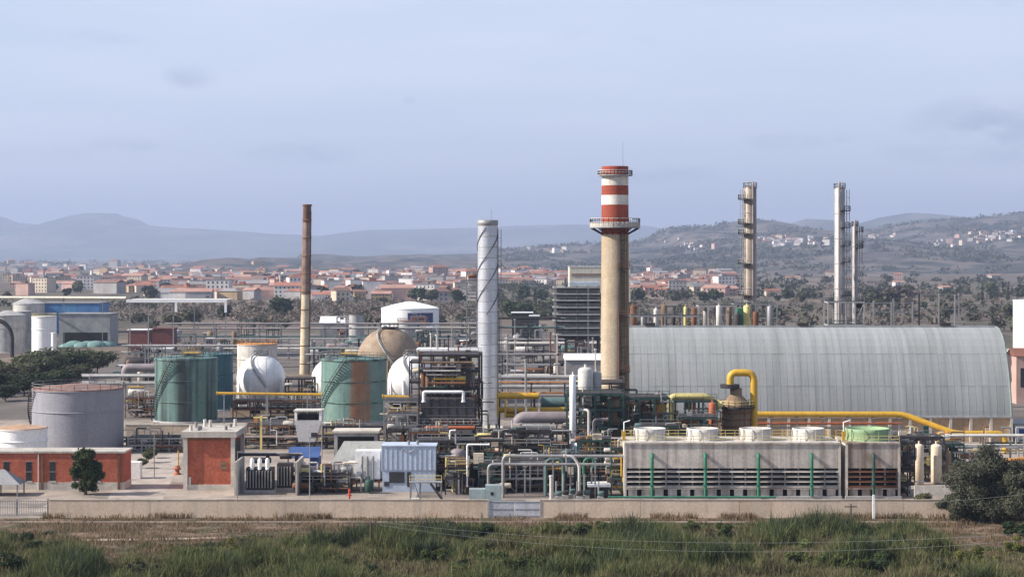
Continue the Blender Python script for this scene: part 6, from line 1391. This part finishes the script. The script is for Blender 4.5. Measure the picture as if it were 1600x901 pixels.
# ------------------------------------------------------------------ reeds and dry grass in the foreground
def grass_material():
    m = bpy.data.materials.new('reed_blades'); m.use_nodes = True; nt = m.node_tree; N = nt.nodes; L = nt.links; b = N['Principled BSDF']; out = N['Material Output']
    b.inputs['Roughness'].default_value = .65; b.inputs['Specular IOR Level'].default_value = .15
    a = N.new('ShaderNodeAttribute'); a.attribute_name = 'tint'; L.new(a.outputs['Color'], b.inputs['Base Color'])
    t = N.new('ShaderNodeBsdfTranslucent'); L.new(a.outputs['Color'], t.inputs['Color']); ms = N.new('ShaderNodeMixShader'); ms.inputs[0].default_value = .3
    L.new(b.outputs[0], ms.inputs[1]); L.new(t.outputs[0], ms.inputs[2]); L.new(ms.outputs[0], out.inputs['Surface']); return m
GM = grass_material()
def blades(name, label, x, y, h, wd, col, lean):
    n = len(x); a = rng.random(n) * 6.283; ux, uy = np.cos(a) * wd, np.sin(a) * wd; b = rng.random(n) * 6.283; lx, ly = np.cos(b) * lean * h, np.sin(b) * lean * h
    co = np.zeros((n, 5, 3)); co[:, 0] = np.stack([x - ux, y - uy, np.zeros(n)], 1); co[:, 1] = np.stack([x + ux, y + uy, np.zeros(n)], 1)
    mx, my = x + lx * .35, y + ly * .35; co[:, 2] = np.stack([mx + ux * .9, my + uy * .9, h * .58], 1); co[:, 3] = np.stack([mx - ux * .9, my - uy * .9, h * .58], 1); co[:, 4] = np.stack([x + lx, y + ly, h * (1 - lean * .3)], 1)
    me = bpy.data.meshes.new(name); me.vertices.add(5 * n); me.vertices.foreach_set('co', co.ravel())
    idx = np.array([0, 1, 2, 3, 3, 2, 4]); li = (np.arange(n)[:, None] * 5 + idx).ravel(); me.loops.add(7 * n); me.loops.foreach_set('vertex_index', li)
    st = (np.arange(n)[:, None] * 7 + np.array([0, 4])).ravel(); me.polygons.add(2 * n); me.polygons.foreach_set('loop_start', st)
    me.update(); me.validate()
    at = me.color_attributes.new('tint', 'FLOAT_COLOR', 'POINT'); c4 = np.ones((n, 5, 4)); c4[:, :, :3] = col[:, None, :]; at.data.foreach_set('color', c4.ravel())
    me.materials.append(GM); o = bpy.data.objects.new(name, me); COL.objects.link(o); o['kind'] = 'stuff'; o['label'] = label; o['category'] = 'grass'; return o
n = 480000; x = rng.uniform(-100, 100, n); y = rng.uniform(222, 287, n)
px = CX + x / y * FOC; py = HY + CZ * FOC / y; b = cover(px, py) + (fbm(x / 6, y / 6) - .47) * 26
pn = fbm(x / 9 + 3, y / 9); p2 = fbm(x / 3.2 + 30, y / 3.2 + 7); p3 = fbm(x / 5.5 + 60, y / 4.0 + 17)
keep = (py > b) & (np.abs(px - CX) < 900) & (p2 > .24); x, y, px, py, b, pn, p2, p3 = [t[keep] for t in (x, y, px, py, b, pn, p2, p3)]
grow = np.clip((py - b) / 34, .16, 1); h = (1.3 + 2.3 * np.clip((pn - .25) * 2.2, 0, 1)) * grow * (.6 + .6 * rng.random(len(x))) * np.where(p2 < .40, .5, 1) * np.clip(.35 + (p3 - .25) * 3.2, .4, 1.5)
pal = np.array([(.052, .070, .030), (.082, .100, .036), (.140, .148, .052), (.15, .125, .072), (.064, .078, .054)])
k = np.clip(((pn - .28) * 9 + rng.normal(size=len(x)) * .9), 0, 4.99).astype(int); order = np.array([3, 2, 1, 0, 4])
col = pal[order[k]] * (.75 + .5 * rng.random(len(x)))[:, None]
blades('reed_bed', 'dense dark green reeds and tall grass filling the foreground', x, y, h, rng.uniform(.03, .075, len(x)), col, rng.uniform(.05, .5, len(x)))
n = 190000; x = rng.uniform(-100, 100, n); y = rng.uniform(225, 293, n); px = CX + x / y * FOC; py = HY + CZ * FOC / y; b = cover(px, py)
pn = fbm(x / 4 + 11, y / 3 + 5); keep = (py < b + 9) & (pn > .36) & (np.abs(px - CX) < 900) & ~((y > 287.3) & (y < 289.6)) & ~((np.abs(y - np.interp(x, [-75, -62, -50, -40], [268, 270.5, 271.5, 273])) < .9) & (x < -40))
x, y, pn = x[keep], y[keep], pn[keep]; h = (.15 + 1.1 * np.clip(pn - .34, 0, .4) * 2) * (.5 + rng.random(len(x)))
pal = np.array([(.20, .135, .085), (.25, .18, .105), (.14, .095, .065), (.11, .10, .045)]); col = pal[rng.choice(4, len(x), p=[.35, .2, .3, .15])] * (.75 + .5 * rng.random(len(x)))[:, None]
blades('dry_grass', 'short brown dry grass between the reeds and the wall', x, y, h, rng.uniform(.02, .05, len(x)), col, rng.uniform(.1, .7, len(x)))
n = 9000; x = rng.uniform(-72, 66, n); y = 292.2 + rng.random(n) * 1.5; pn = fbm(x / 5 + 50, y / 5); keep = pn > .5; x, y = x[keep], y[keep]
blades('wall_weeds', 'tufts of dry weeds along the foot of the perimeter wall', x, y, rng.uniform(.3, 1.3, len(x)), rng.uniform(.02, .05, len(x)), np.array([(.16, .11, .06)]) * (.6 + .7 * rng.random(len(x)))[:, None], rng.uniform(.1, .6, len(x)))

# ------------------------------------------------------------------ overhead cables across the foreground
def pole(x, y, h, label):
    o = thing('utility_pole', label, 'pole', (x, y, 0)); MB().tube([(x, y, 0), (x, y, h)], .17, 8, r1=.11).build('shaft', M['bark'], o); MB().box(x - .9, x + .9, y - .08, y + .08, h - .5, h - .35).build('cross_arm', M['bark'], o); return o
def cable(label, a, b, sag):
    a, b = Vector(a), Vector(b); pts = [a.lerp(b, i / 40) - Vector((0, 0, sag * 4 * (i / 40) * (1 - i / 40))) for i in range(41)]
    mb = MB().tube(pts, .010, 4); tag(mb.build('power_cable', M['wire']), label, 'cable')
A_ = P(590, 814, 255); B_ = P(1700, 826, 205); pole(A_.x - .9, A_.y, A_.z + .1, 'wooden pole lost in the reeds below the blue shed'); pole(B_.x + .9, B_.y, B_.z + .1, 'wooden pole just beyond the right edge')
cable('upper thin cable crossing the reeds to the right', A_, B_, 2.1); cable('lower thin cable crossing the reeds to the right', A_ + Vector((.4, 0, -.5)), B_ + Vector((0, 0, -.6)), 2.6)
C_ = P(1330, 789, 280); D_ = P(1720, 757, 215); cable('pale cable strung in front of the olive trees', C_, D_, .5); pole(C_.x, C_.y + .3, C_.z + .2, 'thin dark pole below the stained cooling cell'); pole(D_.x, D_.y, D_.z + .2, 'wooden pole beyond the right edge behind the olive trees')
# ------------------------------------------------------------------ haze: the air itself
hz = MB().box(-13800, 13800, -700, 27800, -1.5, 720)
ho = hz.build('haze', None, base=(0, 0, 0)); ho['kind'] = 'stuff'
hm = bpy.data.materials.new('haze_air'); hm.use_nodes = True
hm.node_tree.nodes.remove(hm.node_tree.nodes['Principled BSDF'])
pv = hm.node_tree.nodes.new('ShaderNodeVolumePrincipled')
pv.inputs['Color'].default_value = (.50, .58, .79, 1); pv.inputs['Density'].default_value = 7.8e-5; pv.inputs['Anisotropy'].default_value = 0.1
hm.node_tree.links.new(pv.outputs[0], hm.node_tree.nodes['Material Output'].inputs['Volume'])
ho.data.materials.clear(); ho.data.materials.append(hm)

# ------------------------------------------------------------------ tell look-alikes apart by their order in the view
from collections import defaultdict
ORD = ['first', 'second', 'third', 'fourth', 'fifth', 'sixth', 'seventh', 'eighth', 'ninth', 'tenth']
by = defaultdict(list)
for t_ in THINGS: by[t_['label']].append(t_)
for lb, os_ in by.items():
    if 1 < len(os_) <= 10:
        os_.sort(key=lambda t_: t_.location.x / max(t_.location.y, 1))
        for i, t_ in enumerate(os_):
            t_['label'] = lb + (', leftmost' if i == 0 else ', rightmost' if i == len(os_) - 1 else f', {ORD[i]} from left')
